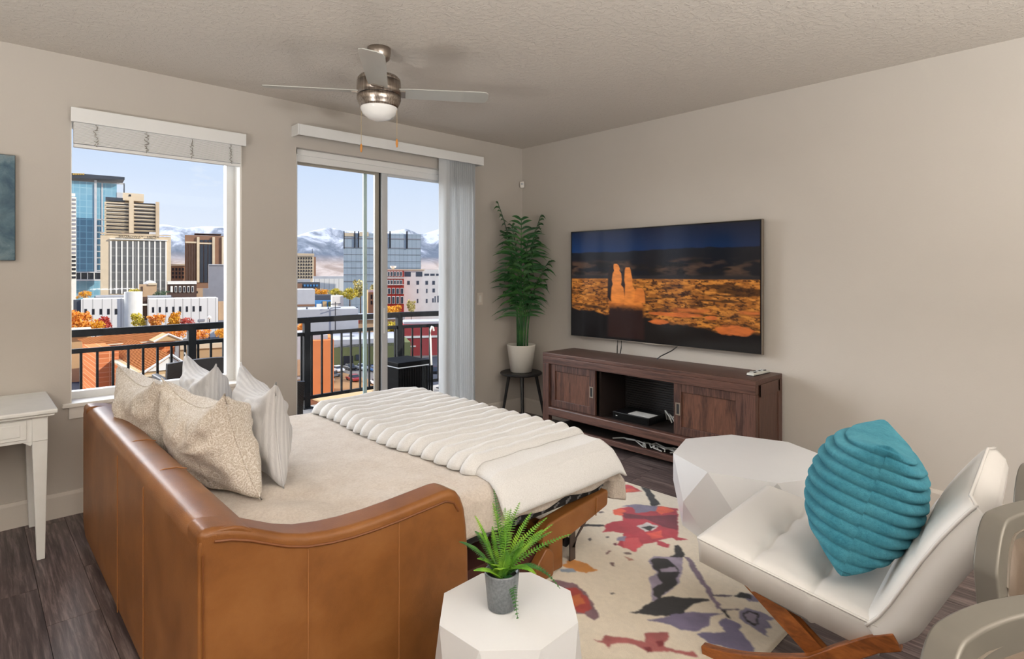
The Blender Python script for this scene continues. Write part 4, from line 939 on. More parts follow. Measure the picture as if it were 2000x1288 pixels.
# ------------------------------------------------------------------ potted fern
fn_ = thing('potted_fern', 'small bright green fern in a grey clay pot on the side table', 'plant', (-3.088, -3.068, .4705))
FC = (-3.088, -3.068, .4705)
MB().lathe([(.036, 0), (.041, .002), (.0505, .100), (.0505, .106), (.0465, .106), (.045, .09)], FC, 40).build('pot', 'potgrey', fn_, smooth=True)
MB().lathe([(.003, .092), (.046, .09)], FC, 20, cap=False).build('soil', 'soil', fn_)
fr_ = random.Random(21)
def fern_frond(az, L, rise, drop, wd, base=(0, 0)):
    m_ = MB(); d = Vector((math.cos(az), math.sin(az), 0)); pts = []
    for i in range(21):
        t_ = i/20; pts.append(Vector(FC)+Vector((base[0], base[1], .085))+d*(L*t_**1.12)+Vector((0, 0, rise*(1.22*t_-.22*t_*t_)-drop*t_**2.6)))
    m_.tube(pts, [.0016*(1-.7*i/20)+.0003 for i in range(21)], 5); sd = Vector((-d.y, d.x, 0)); nl = 25
    for i in range(nl):
        t_ = .10+.90*i/nl; a = int(min(19, t_*20)); p = pts[a].lerp(pts[a+1], t_*20-a); tg = (pts[a+1]-pts[a]).normalized(); q_ = math.sin(PI*min(1, (t_*.82+.14)))
        for s_ in (1, -1):
            dv = (sd*s_+tg*.28+Vector((0, 0, .12))).normalized(); leaflet(m_, p, dv, tg.cross(dv)*s_*-1 if False else Vector((0, 0, 1)), wd*1.05*q_*fr_.uniform(.9, 1.08), .0034, .10, 3)
    return m_
def azpx(dx, dd): v_ = RGT*dx+FWD*dd; return math.atan2(v_.y, v_.x)
for i, (dx, dd, L, rise, drop, wd) in enumerate(((-1, .1, .115, .13, .03, .017), (-.5, .8, .05, .235, .0, .016), (-.2, -.3, .045, .17, .0, .02), (.25, .6, .07, .18, .0, .019), (.5, .3, .10, .17, .0, .02), (.7, -.1, .14, .165, .0, .019), (1, .25, .225, .125, .02, .018),
        (1, -.2, .16, .115, .13, .016), (.55, -.8, .07, .05, .16, .015), (-.9, -.5, .10, .06, .015, .018), (-.3, -1, .06, .07, .01, .02), (.15, -.9, .06, .075, .02, .02), (.1, .9, .09, .16, .0, .018), (-.8, .6, .09, .14, .03, .017), (.9, .6, .13, .13, .02, .018),
        (.3, -.4, .075, .15, .01, .02), (-.5, -.2, .06, .14, .0, .02), (.8, -.6, .12, .09, .05, .017), (0, .2, .03, .19, .0, .018), (-.6, -.75, .05, .045, .0, .018), (-.9, .3, .07, .17, .0, .019), (.4, -.5, .09, .13, .01, .02), (-.35, .3, .05, .20, .0, .019), (.6, .7, .10, .19, .0, .019), (.2, -.7, .05, .11, .0, .02), (1, 0, .15, .14, .01, .019), (-.7, -.2, .08, .08, .02, .018), (.95, .5, .17, .15, .01, .018))):
    fern_frond(azpx(dx, dd), L, rise, drop, wd, (fr_.uniform(-.015, .015), fr_.uniform(-.015, .015))).build('frond', 'ferndark' if i in (0, 1, 7, 8, 13) else 'fern', fn_, smooth=True)

# ------------------------------------------------------------------ white lounge chair (local frame: x = width, +y = front)
ROT = math.radians(3.5)
lc = thing('lounge_chair', 'white leather lounge chair with walnut legs facing the windows', 'armchair', (-1.822, -3.482, 0), ROT)
HW = .368
def seat_top(u, v):
    x = -HW+2*HW*u; y = .305-.60*v
    z = .452-.093*v
    e = min(1, min(u, 1-u)/.05, (v)/.05)
    puff = 0
    for c in (1/3, 2/3): puff -= .010*math.exp(-((v-c)/.018)**2)
    for cu in (.25, .5, .75):
        for c in (1/3, 2/3): puff -= .016*math.exp(-((v-c)/.06)**2-((u-cu)/.07)**2)
    puff += .010*math.sin(PI*((v*3) % 1))**.6*math.sin(PI*u)**.4
    return (x, y, z+puff-.016*(1-e)**2)
g = MB().grid(seat_top, 64, 54); n0 = len(g.v)
nu1 = 65; ring = [i for i in range(nu1)]+[j*nu1+64 for j in range(1, 55)]+[54*nu1+i for i in range(63, -1, -1)]+[j*nu1 for j in range(53, 0, -1)]
low = []
for i in ring:
    x, y, z = g.v[i]; low.append((x*.992, y*.985, z-.016)); 
for i in ring:
    x, y, z = g.v[i]; low.append((x*.985, y*.975, z-.088))
n_ = len(ring); g.v += low
g.f += [(ring[i], ring[(i+1) % n_], n0+(i+1) % n_, n0+i) for i in range(n_)]+[(n0+i, n0+(i+1) % n_, n0+n_+(i+1) % n_, n0+n_+i) for i in range(n_)]+[tuple(n0+n_+i for i in range(n_-1, -1, -1))]
g.build('seat', 'whiteleather', lc, smooth=True, local=True)
pip = [(-HW*.995, .30-.585*k/20, .437-.093*(k/20)*.98) for k in range(21)]
MB().tube([(HW*.995, p[1], p[2]) for p in pip[::-1]]+[(HW*.99, .302, .437), (-HW*.99, .302, .437)]+pip, .0045, 6).build('piping', 'whiteleather', lc, local=True, smooth=True)
B(-HW+.02, HW-.02, -.24, .27, .295, .335).xf(Matrix.Rotation(math.atan2(.093, .60), 4, 'X')).build('seat_board', 'b_dark', lc, local=True)
# backrest: swept section, front face concave
cl_ = [(-.235, .345), (-.268, .385), (-.30, .44), (-.335, .51), (-.375, .59), (-.42, .67), (-.462, .735), (-.49, .775), (-.505, .793)]
def section(k, s):           # front line point, normal, thickness
    p = Vector(cl_[k]); a, b_ = Vector(cl_[max(0, k-1)]), Vector(cl_[min(len(cl_)-1, k+1)]); tg = (b_-a).normalized(); nn = Vector((-tg.y, tg.x)); return p, nn
bm_ = MB(); NXB = 36; NB = 40; rows = []
def backpt(u, v, side):      # side 0 front .. 1 rear
    k_ = v*(len(cl_)-1); i = int(min(len(cl_)-2, k_)); f_ = k_-i
    p0, n0_ = section(i, 0); p1, n1_ = section(i+1, 0); p = p0.lerp(p1, f_); nn = n0_.lerp(n1_, f_).normalized()
    tk = .115*(1-.45*max(0, v-.75)/.25)*(.75+.25*min(1, v/.2)); e = min(1, min(u, 1-u)/.06); rr = (1-e)**2
    if side == 0:
        off = -.020*rr+.016*math.sin(PI*u)**.5*math.sin(PI*min(1, v*1.02))**.6-.012*math.exp(-((v-.5)/.03)**2)*math.sin(PI*u)**.5
        return (-HW+2*HW*u, p.x-nn.x*off*1.0 if False else p.x+off*.9, p.y+off*.35)
    q = p+Vector((nn.x, nn.y))*tk
    return (-HW+2*HW*u, q.x, q.y)
bm_.grid(lambda u, v: backpt(u, v, 0), NXB, NB); bm_.grid(lambda u, v: backpt(u, v, 1), NXB, NB)
o2 = (NXB+1)*(NB+1); W1 = NXB+1
rg = [i for i in range(W1)]+[j*W1+NXB for j in range(1, NB+1)]+[NB*W1+i for i in range(NXB-1, -1, -1)]+[j*W1 for j in range(NB-1, 0, -1)]
midv = []
for i in rg:
    a, b_ = Vector(bm_.v[i]), Vector(bm_.v[o2+i]); m2 = a.lerp(b_, .5); s_ = 1.012
    midv.append((m2.x*s_, m2.y, m2.z))
o3 = len(bm_.v); bm_.v += midv; nr = len(rg)
for i in range(nr):
    j = (i+1) % nr; bm_.f += [(rg[i], rg[j], o3+j, o3+i), (o3+i, o3+j, o2+rg[j], o2+rg[i])]
bm_.build('backrest', 'whiteleather', lc, smooth=True, local=True)
edge = [backpt(0, k/24, 0) for k in range(25)]+[backpt(k/12, 1, 0) for k in range(1, 13)]+[backpt(1, 1-k/24, 0) for k in range(1, 25)]
MB().tube(edge, .0055, 6).build('piping', 'whiteleather', lc, local=True, smooth=True)
def arcbeam(pts, w, h_, x0):
    m_ = MB(); n = len(pts); q = []
    for i, p in enumerate(pts):
        a, b_ = Vector(pts[max(0, i-1)]), Vector(pts[min(n-1, i+1)]); tg = (b_-a).normalized(); nn = Vector((-tg.y, tg.x)); hh = h_[i] if isinstance(h_, list) else h_
        for sx_ in (-w/2, w/2):
            for sh_ in (0, -hh): q.append((x0+sx_, p[0]+nn.x*sh_, p[1]+nn.y*sh_))
    f = []
    for i in range(n-1):
        a = i*4; f += [(a, a+1, a+5, a+4), (a+1, a+3, a+7, a+5), (a+3, a+2, a+6, a+7), (a+2, a, a+4, a+6)]
    f += [(0, 2, 3, 1), (4*n-4, 4*n-3, 4*n-1, 4*n-2)]; return m_.add(q, f)
for sx_ in (-1, 1):
    x0 = sx_*.360
    pts = [(-.325, .345), (-.26, .310), (-.171, .239), (-.086, .167), (-.02, .135), (.047, .107), (.12, .078), (.192, .057), (.245, .046), (.285, .040)]
    arcbeam(pts, .036, [.05, .05, .052, .056, .058, .058, .056, .052, .042, .034], x0).build('sabre_leg', 'walnut', lc, local=True, bevel=.004)
    arcbeam([(-.268, .0015), (-.20, .055), (-.074, .15), (.10, .28), (.19, .347)], .034, -.062, x0-sx_*.038).build('cross_leg', 'walnut', lc, local=True)

# teal ribbed pillow standing in the chair
def teal_fn(sgn):
    def g(a, b_):
        u, v = 2*a-1, 2*b_-1
        w, h, t = .47, .47, .34
        x = w/2*u*(1-.15*(1-v*v)*u*u); z = h/2*v*(1-.17*(1-u*u)*v*v)
        q = max(0, (1-u*u)*(1-v*v)); th_ = t/2*q**.40
        rid = abs(math.sin((v*.5+.5)*11*PI+.25*sgn))**.55
        th_ += .030*(rid-.45)*min(1, q*6)
        x += .010*(rid-.5)*u*abs(u)**6*(1 if abs(v) < .93 else 0)
        return (x, sgn*(th_+.006*mnoise.noise(Vector((u*3, v*3, sgn)))*min(1, q*4)), z)
    return g
tp = thing('teal_pillow', 'teal ribbed plush pillow standing in the white lounge chair', 'pillow', (-1.885, -3.655, .405))
mt = Matrix.Rotation(math.radians(15), 4, 'Z') @ Matrix.Rotation(math.radians(17), 4, 'X') @ Matrix.Rotation(math.radians(2), 4, 'Y') @ Matrix.Translation((0, .055, .245))
MB().grid(teal_fn(1), 60, 176).grid(teal_fn(-1), 60, 176).xf(mt).build('pillow_body', 'teal', tp, smooth=True, local=True)

# ------------------------------------------------------------------ counter stools in the right foreground (their backs to the room)
def stool_proto(name, label):
    r = thing(name, label, 'stool', (0, 0, 0), 0, 'taupe counter stools in a row')
    W_, D_ = .42, .10
    def shell(off, shrink):
        def g(u, v):
            a = (2*u-1); x = a*(W_/2-shrink)*(.80+.20*min(1, (1-v)*1.6+.2) if False else (1-.10*v*v)); zz = .56+(.38-shrink)*v
            corner = max(0, abs(a)-.55)/.45
            zz -= .085*(corner**2.2)*v
            y = .02+.034*(1-a*a)+.05*v+off
            return (x, y, zz)
        return g
    m_ = MB().grid(shell(0, 0), 30, 20); n0 = len(m_.v); m_.grid(shell(.045, 0), 30, 20); W1_ = 31
    rg = [i for i in range(W1_)]+[j*W1_+30 for j in range(1, 21)]+[20*W1_+i for i in range(29, -1, -1)]+[j*W1_ for j in range(19, 0, -1)]
    nr_ = len(rg); m_.f += [(rg[i], rg[(i+1) % nr_], n0+rg[(i+1) % nr_], n0+rg[i]) for i in range(nr_)]
    bk_ = m_.build('backrest', 'taupeedge', r, local=True, bevel=.02, segs=4)
    pd = MB().grid(lambda u, v: (lambda p: (p[0], p[1]-.006-.022*(math.sin(PI*u)*math.sin(PI*min(1, v*.9+.1)))**.3+.006, p[2]))(shell(0, .034)(u, v*.98+.0)), 26, 18)
    pd.build('back_pad', 'taupein', bk_, local=True, smooth=True)
    eg = [shell(-.001, .032)(0, k/16) for k in range(17)]+[shell(-.001, .032)(k/20, 1) for k in range(1, 21)]+[shell(-.001, .032)(1, 1-k/16) for k in range(1, 17)]
    MB().tube(eg, .003, 6).build('piping', 'taupe', bk_, local=True)
    st_ = MB()
    for k in range(3):  # chrome dots standing in for bright reflections on the rim edge
        p = shell(.012, 0)(0, .46+.06*k); MB().lathe([(.001, .006), (.006, .004), (.008, 0)], n=10).xf(Matrix.Translation((p[0]-.001, p[1]+.008, p[2])) @ Matrix.Rotation(-PI/2, 4, 'Y')).build('rim_glint', 'rim_glint', bk_, local=True)
    sm_ = MB().prism([(-.20, -.40), (.20, -.40), (.20, .04), (.15, .07), (-.15, .07), (-.20, .04)], (.54, .62), 'z'); sm_.build('seat', 'taupe', r, local=True, bevel=.025, segs=3)
    for (lx, ly) in ((-.165, -.36), (.165, -.36), (-.165, .03), (.165, .03)): MB().tube([(lx, ly, .545), (lx*1.12, ly+(.03 if ly > 0 else -.03), 0)], [.018, .013], 10).build('leg', 'walnut', r, local=True)
    MB().tube([(-.175, .045, .22), (.175, .045, .22)], .009, 8).build('footrest', 'handle', r, local=True)
    return r
S1 = stool_proto('counter_stool', 'taupe leather counter stool nearest the camera at the bottom right corner')
S2 = copy_tree(S1); S2['label'] = 'middle taupe leather counter stool with bright reflection dots on its edge'
S3 = copy_tree(S1); S3['label'] = 'taupe leather counter stool farthest from the camera at the right edge'
for s_, (x, y, z, rz) in ((S1, (-3.163, -4.290, 0, -.40)), (S2, (-2.613, -4.278, 0, -.40)), (S3, (-2.148, -4.292, 0, -.38))):
    s_.location = (x, y, 0); s_.rotation_euler.z = rz

# small blue bag on the floor by the wall
bg_ = thing('blue_bag', 'small navy cloth bag with white piping on the floor behind the coffee table', 'bag', (-.20, -3.03, 0))
def blob(cx, cy, cz, rx, ry, rz_, n=20, m=12):
    return MB().grid(lambda u, v: (cx+rx*math.cos(2*PI*u)*math.sin(PI*v), cy+ry*math.sin(2*PI*u)*math.sin(PI*v), cz-rz_*math.cos(PI*v)), n, m)
blob(-.20, -3.06, .15, .13, .15, .15).build('bag_body', 'greycloth', bg_, smooth=True)
mtb = Matrix.Translation((-.23, -3.09, .20)) @ Matrix.Rotation(math.radians(-25), 4, 'X')
fl_ = blob(0, 0, 0, .10, .055, .145).xf(mtb).build('flap', 'bluecloth', bg_, smooth=True)
MB().tube([(.105*0-.03+0, .058*math.cos(t*PI/12), .148*math.sin(t*PI/12)) for t in range(25)], .006, 6).xf(mtb).build('white_edge', 'whitepipe', fl_)
mtb = Matrix.Translation((-.27, -3.00, .165)) @ Matrix.Rotation(math.radians(48), 4, 'X')
fl_ = blob(0, 0, 0, .09, .055, .125).xf(mtb).build('side_pocket', 'bluecloth', bg_, smooth=True)
MB().tube([(-.03, .058*math.cos(t*PI/12), .128*math.sin(t*PI/12)) for t in range(25)], .006, 6).xf(mtb).build('white_edge', 'whitepipe', fl_)

# ------------------------------------------------------------------ balcony
struct('balcony_floor', B(-6.5, 1.2, T, 2.02, -.20, -.06), 'concrete')
rl = thing('balcony_railing', 'weathered black steel balcony railing with upright balusters', 'railing', (-2.0, 1.9, -.06))
RY = 1.92; TOP = .95
def railseg(a, b_, n, skip=None):
    a, b_ = Vector(a), Vector(b_); d = (b_-a); L = d.length; an = math.atan2(d.y, d.x); mt = Matrix.Translation((a.x, a.y, 0)) @ Matrix.Rotation(an, 4, 'Z')
    B(0, L, -.032, .032, TOP-.062, TOP).xf(mt).build('top_rail', 'rail', rl, bevel=.004)
    B(0, L, -.018, .018, TOP-.205, TOP-.165).xf(mt).build('mid_rail', 'rail', rl, bevel=.003)
    B(0, L, -.018, .018, .035, .072).xf(mt).build('bottom_rail', 'rail', rl, bevel=.003)
    for k in range(n):
        x = L*(k+.5)/n; B(x-.0095, x+.0095, -.0095, .0095, .072, TOP-.205).xf(mt).build('baluster', 'rail', rl)
P = [(-4.60, RY), (-2.63, RY), (-1.478, RY), (-.27, RY+.02), (.285, 1.78), (.285, .22)]
for i, n in enumerate((17, 10, 10, 5, 13)): railseg(P[i], P[i+1], n)
for x, y in P[1:5]: B(x-.034, x+.034, y-.034, y+.034, -.06, TOP-.03).build('post', 'rail', rl, bevel=.004)
for x, y in P[1:5]: B(x-.06, x+.06, y-.06, y+.06, -.06, -.048).build('post_foot', 'rail', rl)

def wicker(name, label, x0, x1, y0, y1, zs, zb, arms=True, group=None):
    r = thing(name, label, 'patio chair', ((x0+x1)/2, (y0+y1)/2, -.06), 0, group)
    bk_ = MB().grid(lambda u, v: (x0+(x1-x0)*u, y0+.03+.04*math.sin(PI*u)-.05*v, zs-.05+(zb-zs+.05)*v+.012*math.sin(PI*u)*v), 14, 8).build('backrest', 'wicker', r, solid=.03)
    B(x0, x1, y0, y1, zs-.06, zs).build('seat', 'wicker', r, bevel=.01)
    B(x0, x0+.05, y0, y1, zs-.30, zs+.20).build('arm', 'wicker', r, bevel=.01); B(x1-.05, x1, y0, y1, zs-.30, zs+.20).build('arm', 'wicker', r, bevel=.01)
    for lx in (x0+.005, x1-.045):
        for ly in (y0+.005, y1-.045): B(lx, lx+.04, ly, ly+.04, -.06, zs-.06).build('leg', 'wicker', r)
    return r
wicker('wicker_chair', 'dark wicker patio chair seen through the picture window', -3.02, -2.40, 1.14, 1.66, .34, .69)
wicker('wicker_chair', 'dark wicker patio chair cut off at the left edge of the glass door', -2.56, -2.085, .60, 1.08, .20, .50)
gb = thing('storage_box', 'dark upright resin storage box on the balcony behind the glass door', 'box', (-.62, 1.1, -.06))
gx0, gx1, gy0, gy1 = -.90, -.525, .95, 1.36
B(gx0, gx1, gy0, gy1, -.06, .43).build('body', 'darkpanel', gb, bevel=.01)
for k in range(14): B(gx0+.01+k*.031, gx0+.034+k*.031, gy0-.008, gy0, -.05, .42).build('upright_slat', 'darkpanel', gb)
B(gx0-.012, gx1+.012, gy0-.014, gy1+.012, .44, .49).build('lid', 'darkpanel', gb, bevel=.01)
B(gx0-.004, gx1+.004, gy0-.010, gy1, .43, .44).build('lid_gap', 'vinylgrey', gb)
tag(MB().tube([(-.435, .98, -.05), (-.425, 1.02, .3), (-.40, 1.08, .72), (-.385, 1.10, .80), (-.36, 1.11, .83), (-.335, 1.12, .82), (-.325, 1.12, .78)], .010, 8).build('walking_cane', 'b_white'), 'white curved handle cane leaning beside the dark storage box', 'cane')

# ------------------------------------------------------------------ the city
G = -22.0
struct('ground', B(-700, 1400, 20, 3000, G-1, G), 'ground')
struct('street_left', B(4, 16, 60, 300, G, G+.05), 'asphalt')
struct('parking_lot', B(66, 140, 82, 128, G, G+.06), 'asphalt')
struct('paved_court', B(26, 60, 84, 140, G, G+.06), 'pave')
# mountains
prof = [(-3000, 300), (0, 260), (783, 289), (864, 303), (976, 284), (1092, 304), (1223, 305), (1408, 284), (1616, 255), (1688, 269), (1801, 311), (1938, 344), (2044, 323), (2166, 322), (2435, 335), (2602, 369), (2737, 325), (2926, 382), (3335, 400), (5200, 420), (7000, 380)]
px_ = [p[0] for p in prof]; pz_ = [p[1] for p in prof]
def mtn(u, v):
    x = -1200+7000*u; y = 3300+900*v; h = float(np.interp(x*(4000/y), px_, pz_))*(y/4000)
    k_ = min(1, v/.78)
    rg_ = abs(mnoise.noise(Vector((x*.0024, v*1.6, 2))))
    z = G+(h-G)*(k_**1.25)*(1-.42*rg_*(1-k_**3)*1.3)+26*mnoise.noise(Vector((x*.008, v*5, 5)))*(1-k_)*k_*4
    if v > .78: z = h*(1-.9*(v-.78)/.22)
    return (x, y, z)
tag(MB().grid(mtn, 260, 46).build('mountain_range', 'mountain', None, smooth=True), 'snow dusted mountain range along the horizon', 'mountain')

def ray(px, py): return FWD+RGT*((px-1000)/1125)+Vector((0, 0, 1))*((534-py)/1125)
FR = {}
def loc2(r, px, py, off):          # local (x, z) on the facade plane of building r, moved back by off
    P0, ux, uy = FR[r.name]; d = ray(px, py); t_ = ((P0+uy*off)-CAM).dot(uy)/d.dot(uy); p = CAM+d*t_-P0; return p.dot(ux), p.z
def bld(name, label, px0, px1, py0, D, mat, depth, pyb=None, k=.88):
    m_ = at((px0+px1)/2, py0, D); P0 = Vector((m_.x, m_.y, G)); d = ray((px0+px1)/2, 534); th = -k*math.atan2(d.x, d.y)
    ux, uy = Vector((math.cos(th), math.sin(th), 0)), Vector((-math.sin(th), math.cos(th), 0))
    r = thing(name, label, 'building', P0, th); FR[r.name] = (P0, ux, uy); r['D'] = float(D)
    lbox(r, 'wall', mat, px0, py0, px1, py0, 0, depth, pyb); return r
def lbox(r, name, mat, px0, py0, px1, py1, o0, o1, pyb=None):
    x0, z1 = loc2(r, px0, py0, o0); x1, _ = loc2(r, px1, py0, o0); z0 = 0 if pyb is None else loc2(r, px0, pyb, o0)[1]
    return B(x0, x1, o0, o1, z0, z1).build(name, mat, r, local=True)
def pbox(r, name, mat, px0, py0, px1, py1, D, out_=.4, back=.3):
    off = D-r['D']; x0, z1 = loc2(r, px0, py0, off); x1, z0 = loc2(r, px1, py1, off); return B(x0, x1, off-out_, off+back, z0, z1).build(name, mat, r, local=True)
def qat(r, px, py, D):
    off = D-r['D']; x, z = loc2(r, px, py, off); return (x, off, z)
# glass tower
r = bld('glass_tower', 'tall blue glass office tower with a dark flat roof canopy', 128, 184, 352, 400, 'g_teal', 12)
pbox(r, 'lower_glazing', 'g_deep', 139, 425, 184, 531, 400, .5)
lbox(r, 'side_wing', 'g_teal', 184, 356, 228, 356, 2, 14)
pbox(r, 'corner_pier', 'b_ltgrey', 184, 352, 189, 531, 400, .9)
pbox(r, 'wing_pier', 'b_ltgrey', 198, 358, 201, 531, 402, .5)
for k in range(9): pbox(r, 'floor_band', 'b_ltgrey', 189, 428+k*12.5, 204, 430+k*12.5, 402, .5)
for k in range(8): pbox(r, 'wing_window', 'g_deep', 190, 431+k*12.5, 198, 440+k*12.5, 402, .35)
pbox(r, 'open_frame', 'b_dkglass', 241, 358, 243.5, 392, 402); pbox(r, 'open_frame', 'b_ltgrey', 228, 357, 243.5, 361, 402); pbox(r, 'open_frame', 'b_ltgrey', 228, 376, 243.5, 392, 402)
a, b_, c_, e_ = qat(r, 126, 337, 396), qat(r, 243.5, 346, 396), qat(r, 126, 347, 396), qat(r, 243.5, 351, 396)
MB().prism([(a[0], a[2]), (b_[0], b_[2]), (e_[0], e_[2]), (c_[0], c_[2])], (-4, 16), 'y').build('roof_canopy', 'b_dkglass', r, local=True)
for k in range(7): pbox(r, 'sign_mark', 'ochre', 142+k*3.4, 338.5, 144.2+k*3.4, 341.8, 395.6, .3)
pbox(r, 'podium', 'b_dkglass', 139, 533, 200, 546, 396, 2); pbox(r, 'podium_fascia', 'b_ltgrey', 139, 531, 200, 533, 396, 3); pbox(r, 'podium_roof', 'b_ltgrey', 139, 546, 200, 549, 394, 3)
for k in range(4): pbox(r, 'podium_column', 'b_white', 157+k*13, 533, 158.5+k*13, 546, 394, 2)
r = bld('striped_tower', 'narrow white tower with striped floors at the left window edge', 128, 149, 384, 330, 'b_white', 12)
for k in range(20): pbox(r, 'window_strip', 'b_grey' if k < 14 else 'b_dark', 137, 388+k*8, 148, 392+k*8, 330)
pbox(r, 'roof_cap', 'b_white', 128, 377, 147, 384, 331)
# hotel
r = bld('beige_hotel', 'beige hotel tower with rows of dark balcony bands', 204, 311, 394, 350, 'b_cream', 12)
pbox(r, 'penthouse', 'b_cream', 240, 377, 281, 394, 352, 1, 12); pbox(r, 'penthouse', 'b_dkglass', 206, 385, 244, 394, 352, .5, 10); pbox(r, 'penthouse_window', 'b_dark', 252, 380, 256, 384, 351, .4)
for k in range(9):
    y = 396+k*7.1; pbox(r, 'balcony_band', 'b_dark', 208, y+1, 251, y+5, 350); pbox(r, 'balcony_band', 'b_dark', 262, y, 303, y+4.4, 350)
    pbox(r, 'balcony_rail', 'b_white', 207, y+5.2, 252, y+6.6, 350, .6); pbox(r, 'balcony_rail', 'b_white', 261, y+4.9, 304, y+6.3, 350, .6)
pbox(r, 'pier', 'b_cream', 252, 392, 261, 470, 350, 1.8); pbox(r, 'pier', 'b_beige', 304, 395, 311, 470, 350, 1.2)
# media building with its roof sign
r = bld('media_building', 'cream office block with white vertical fins and a rooftop sign', 196, 334, 459, 280, 'b_cream', 12)
pbox(r, 'frame_band', 'b_white', 214, 466, 327, 471, 280, 1.1)
for k in range(11):
    x = 215+k*10.75; pbox(r, 'fin', 'b_white', x, 471, x+3.0, 574, 280, .5)
    if k < 10: pbox(r, 'glazing', 'g_office', x+2.6, 471, x+10.75, 574, 280, .3)
pbox(r, 'parapet', 'b_beige', 196, 457.5, 334, 459.5, 280, .6)
def text(body, px0, px1, py0, py1, D, mat, parent):
    cu = bpy.data.curves.new('letters', 'FONT'); cu.body = body; cu.extrude = .12; cu.size = 1; cu.align_x = 'LEFT'
    o = bpy.data.objects.new('letters', cu); COL.objects.link(o); bpy.context.view_layer.update()
    dg = bpy.context.evaluated_depsgraph_get(); me = bpy.data.meshes.new_from_object(o.evaluated_get(dg)); bpy.data.objects.remove(o)
    n = len(me.vertices); co = np.empty(n*3); me.vertices.foreach_get('co', co); co = co.reshape(-1, 3)
    a, b_ = qat(parent, px0, py0, D), qat(parent, px1, py1, D)
    mn, mx_ = co.min(0), co.max(0); sx_ = (b_[0]-a[0])/(mx_[0]-mn[0]); sz = (a[2]-b_[2])/(mx_[1]-mn[1])
    q = np.stack([a[0]+(co[:, 0]-mn[0])*sx_, a[1]-.05-(co[:, 2]-mn[2])*1.0, b_[2]+(co[:, 1]-mn[1])*sz], -1)
    me.vertices.foreach_set('co', q.reshape(-1)); me.update(); me.materials.clear(); me.materials.append(M[mat])
    o = bpy.data.objects.new('sign_letters', me); COL.objects.link(o); o.parent = parent; return o
text('BROADWAY   MEDIA', 232, 311, 459.9, 466.0, 279.2, 'b_dark', r)
pbox(r, 'roof_equipment', 'b_dkbrown', 238, 455, 262, 458, 290, 1, 3); pbox(r, 'roof_equipment', 'b_ltgrey', 292, 454, 304, 458, 290, 1, 3)
r = bld('brown_tower', 'brown stone office block with tall dark window bays', 361, 452, 459, 300, 'b_brown', 12)
for k in range(4): pbox(r, 'window_column', 'b_dkbrown', 363.5+k*5.2, 476, 366+k*5.2, 552, 300)
pbox(r, 'cornice_light', 'b_cream', 362, 472, 385, 475.5, 300, .7)
for x in (384.5, 414.5, 433): pbox(r, 'pier', 'b_cream', x, 463, x+5, 552, 300, 1.0)
for k in range(3): pbox(r, 'glazing', 'b_dkglass', 390.5+k*8.2, 478, 397+k*8.2, 552, 300); 
for k in range(3): pbox(r, 'attic_window', 'b_dkglass', 390.5+k*8.2, 469, 397+k*8.2, 473.5, 300)
pbox(r, 'bay_frame', 'b_cream', 389.5, 474, 415, 477.5, 300, .6); pbox(r, 'glazing', 'b_dkglass', 439, 478, 444, 552, 300)
pbox(r, 'roof_plant', 'b_dkbrown', 380, 456, 432, 459, 306, 1, 8)
r = bld('old_stone_block', 'small old brown stone block with dark windows between the office blocks', 333, 362, 517, 330, 'b_brown', 12)
pbox(r, 'cornice', 'b_cream', 333, 516, 362, 520, 330, .8)
for j in range(3):
    for k in range(4): pbox(r, 'window', 'b_dark', 336+k*6.6, 524+j*7.5, 339.4+k*6.6, 529+j*7.5, 330)
r = bld('grey_blank_block', 'plain grey windowless block at the right edge of the window view', 408, 452, 518, 272, 'b_grey', 12)
pbox(r, 'parapet', 'b_ltgrey', 407, 516.5, 452, 518.5, 272, .5); pbox(r, 'low_wing', 'b_tan', 379, 564, 396, 586, 274, 3, 4); pbox(r, 'low_wing', 'b_grey', 396, 564, 409, 586, 274, 2.6, 4); pbox(r, 'wing_window', 'b_dark', 383, 569, 386.5, 573, 271, .3)
# white low building and its drum
r = bld('white_low_building', 'long low white panelled building with a row of small windows', 288, 426, 585, 225, 'b_panelwhite', 12)
lbox(r, 'left_wing', 'b_panelwhite', 158, 585, 242, 585, 0, 12)
a, b_ = qat(r, 241, 571, 221), qat(r, 278, 571, 221); rr_ = (b_[0]-a[0])/2
MB().lathe([(rr_, 0), (rr_, a[2])], ((a[0]+b_[0])/2, -3+rr_, 0), 36).build('stair_drum', 'b_white', r, local=True)
for k in range(5): pbox(r, 'window', 'b_dark', 165+k*14.8, 604-k*.1, 170+k*14.8, 615-k*.1, 225, .08)
for k in range(8): pbox(r, 'window', 'b_dark', 297+k*13.2, 600.5-k*.35, 301.2+k*13.2, 611-k*.35, 225, .08)
pbox(r, 'link_block', 'b_dkbrown', 278, 580, 288, 625, 227, .4); pbox(r, 'link_floor', 'b_white', 278, 594, 288, 597, 226, .8)
pbox(r, 'loading_dock', 'b_grey', 388, 624, 400, 628, 225, .3); pbox(r, 'end_block', 'b_tan', 426, 589, 439, 625, 227, 1); pbox(r, 'entrance_block', 'b_roofdark', 144, 586, 158, 612, 227, 1)
pbox(r, 'roof_edge', 'b_roofwhite', 187, 577, 242, 580, 238, .5); pbox(r, 'roof_box', 'b_roofdark', 184, 580, 242, 585, 238, .2, 6); pbox(r, 'roof_edge', 'b_roofwhite', 288, 577.5, 334, 580.5, 238, .5); pbox(r, 'roof_box', 'b_roofdark', 290, 580, 336, 586, 238, .2, 6)
r = bld('roof_pavilion', 'small beige rooftop pavilion with a white dome behind the white building', 272, 306, 556, 262, 'b_tan', 8.0, 582)
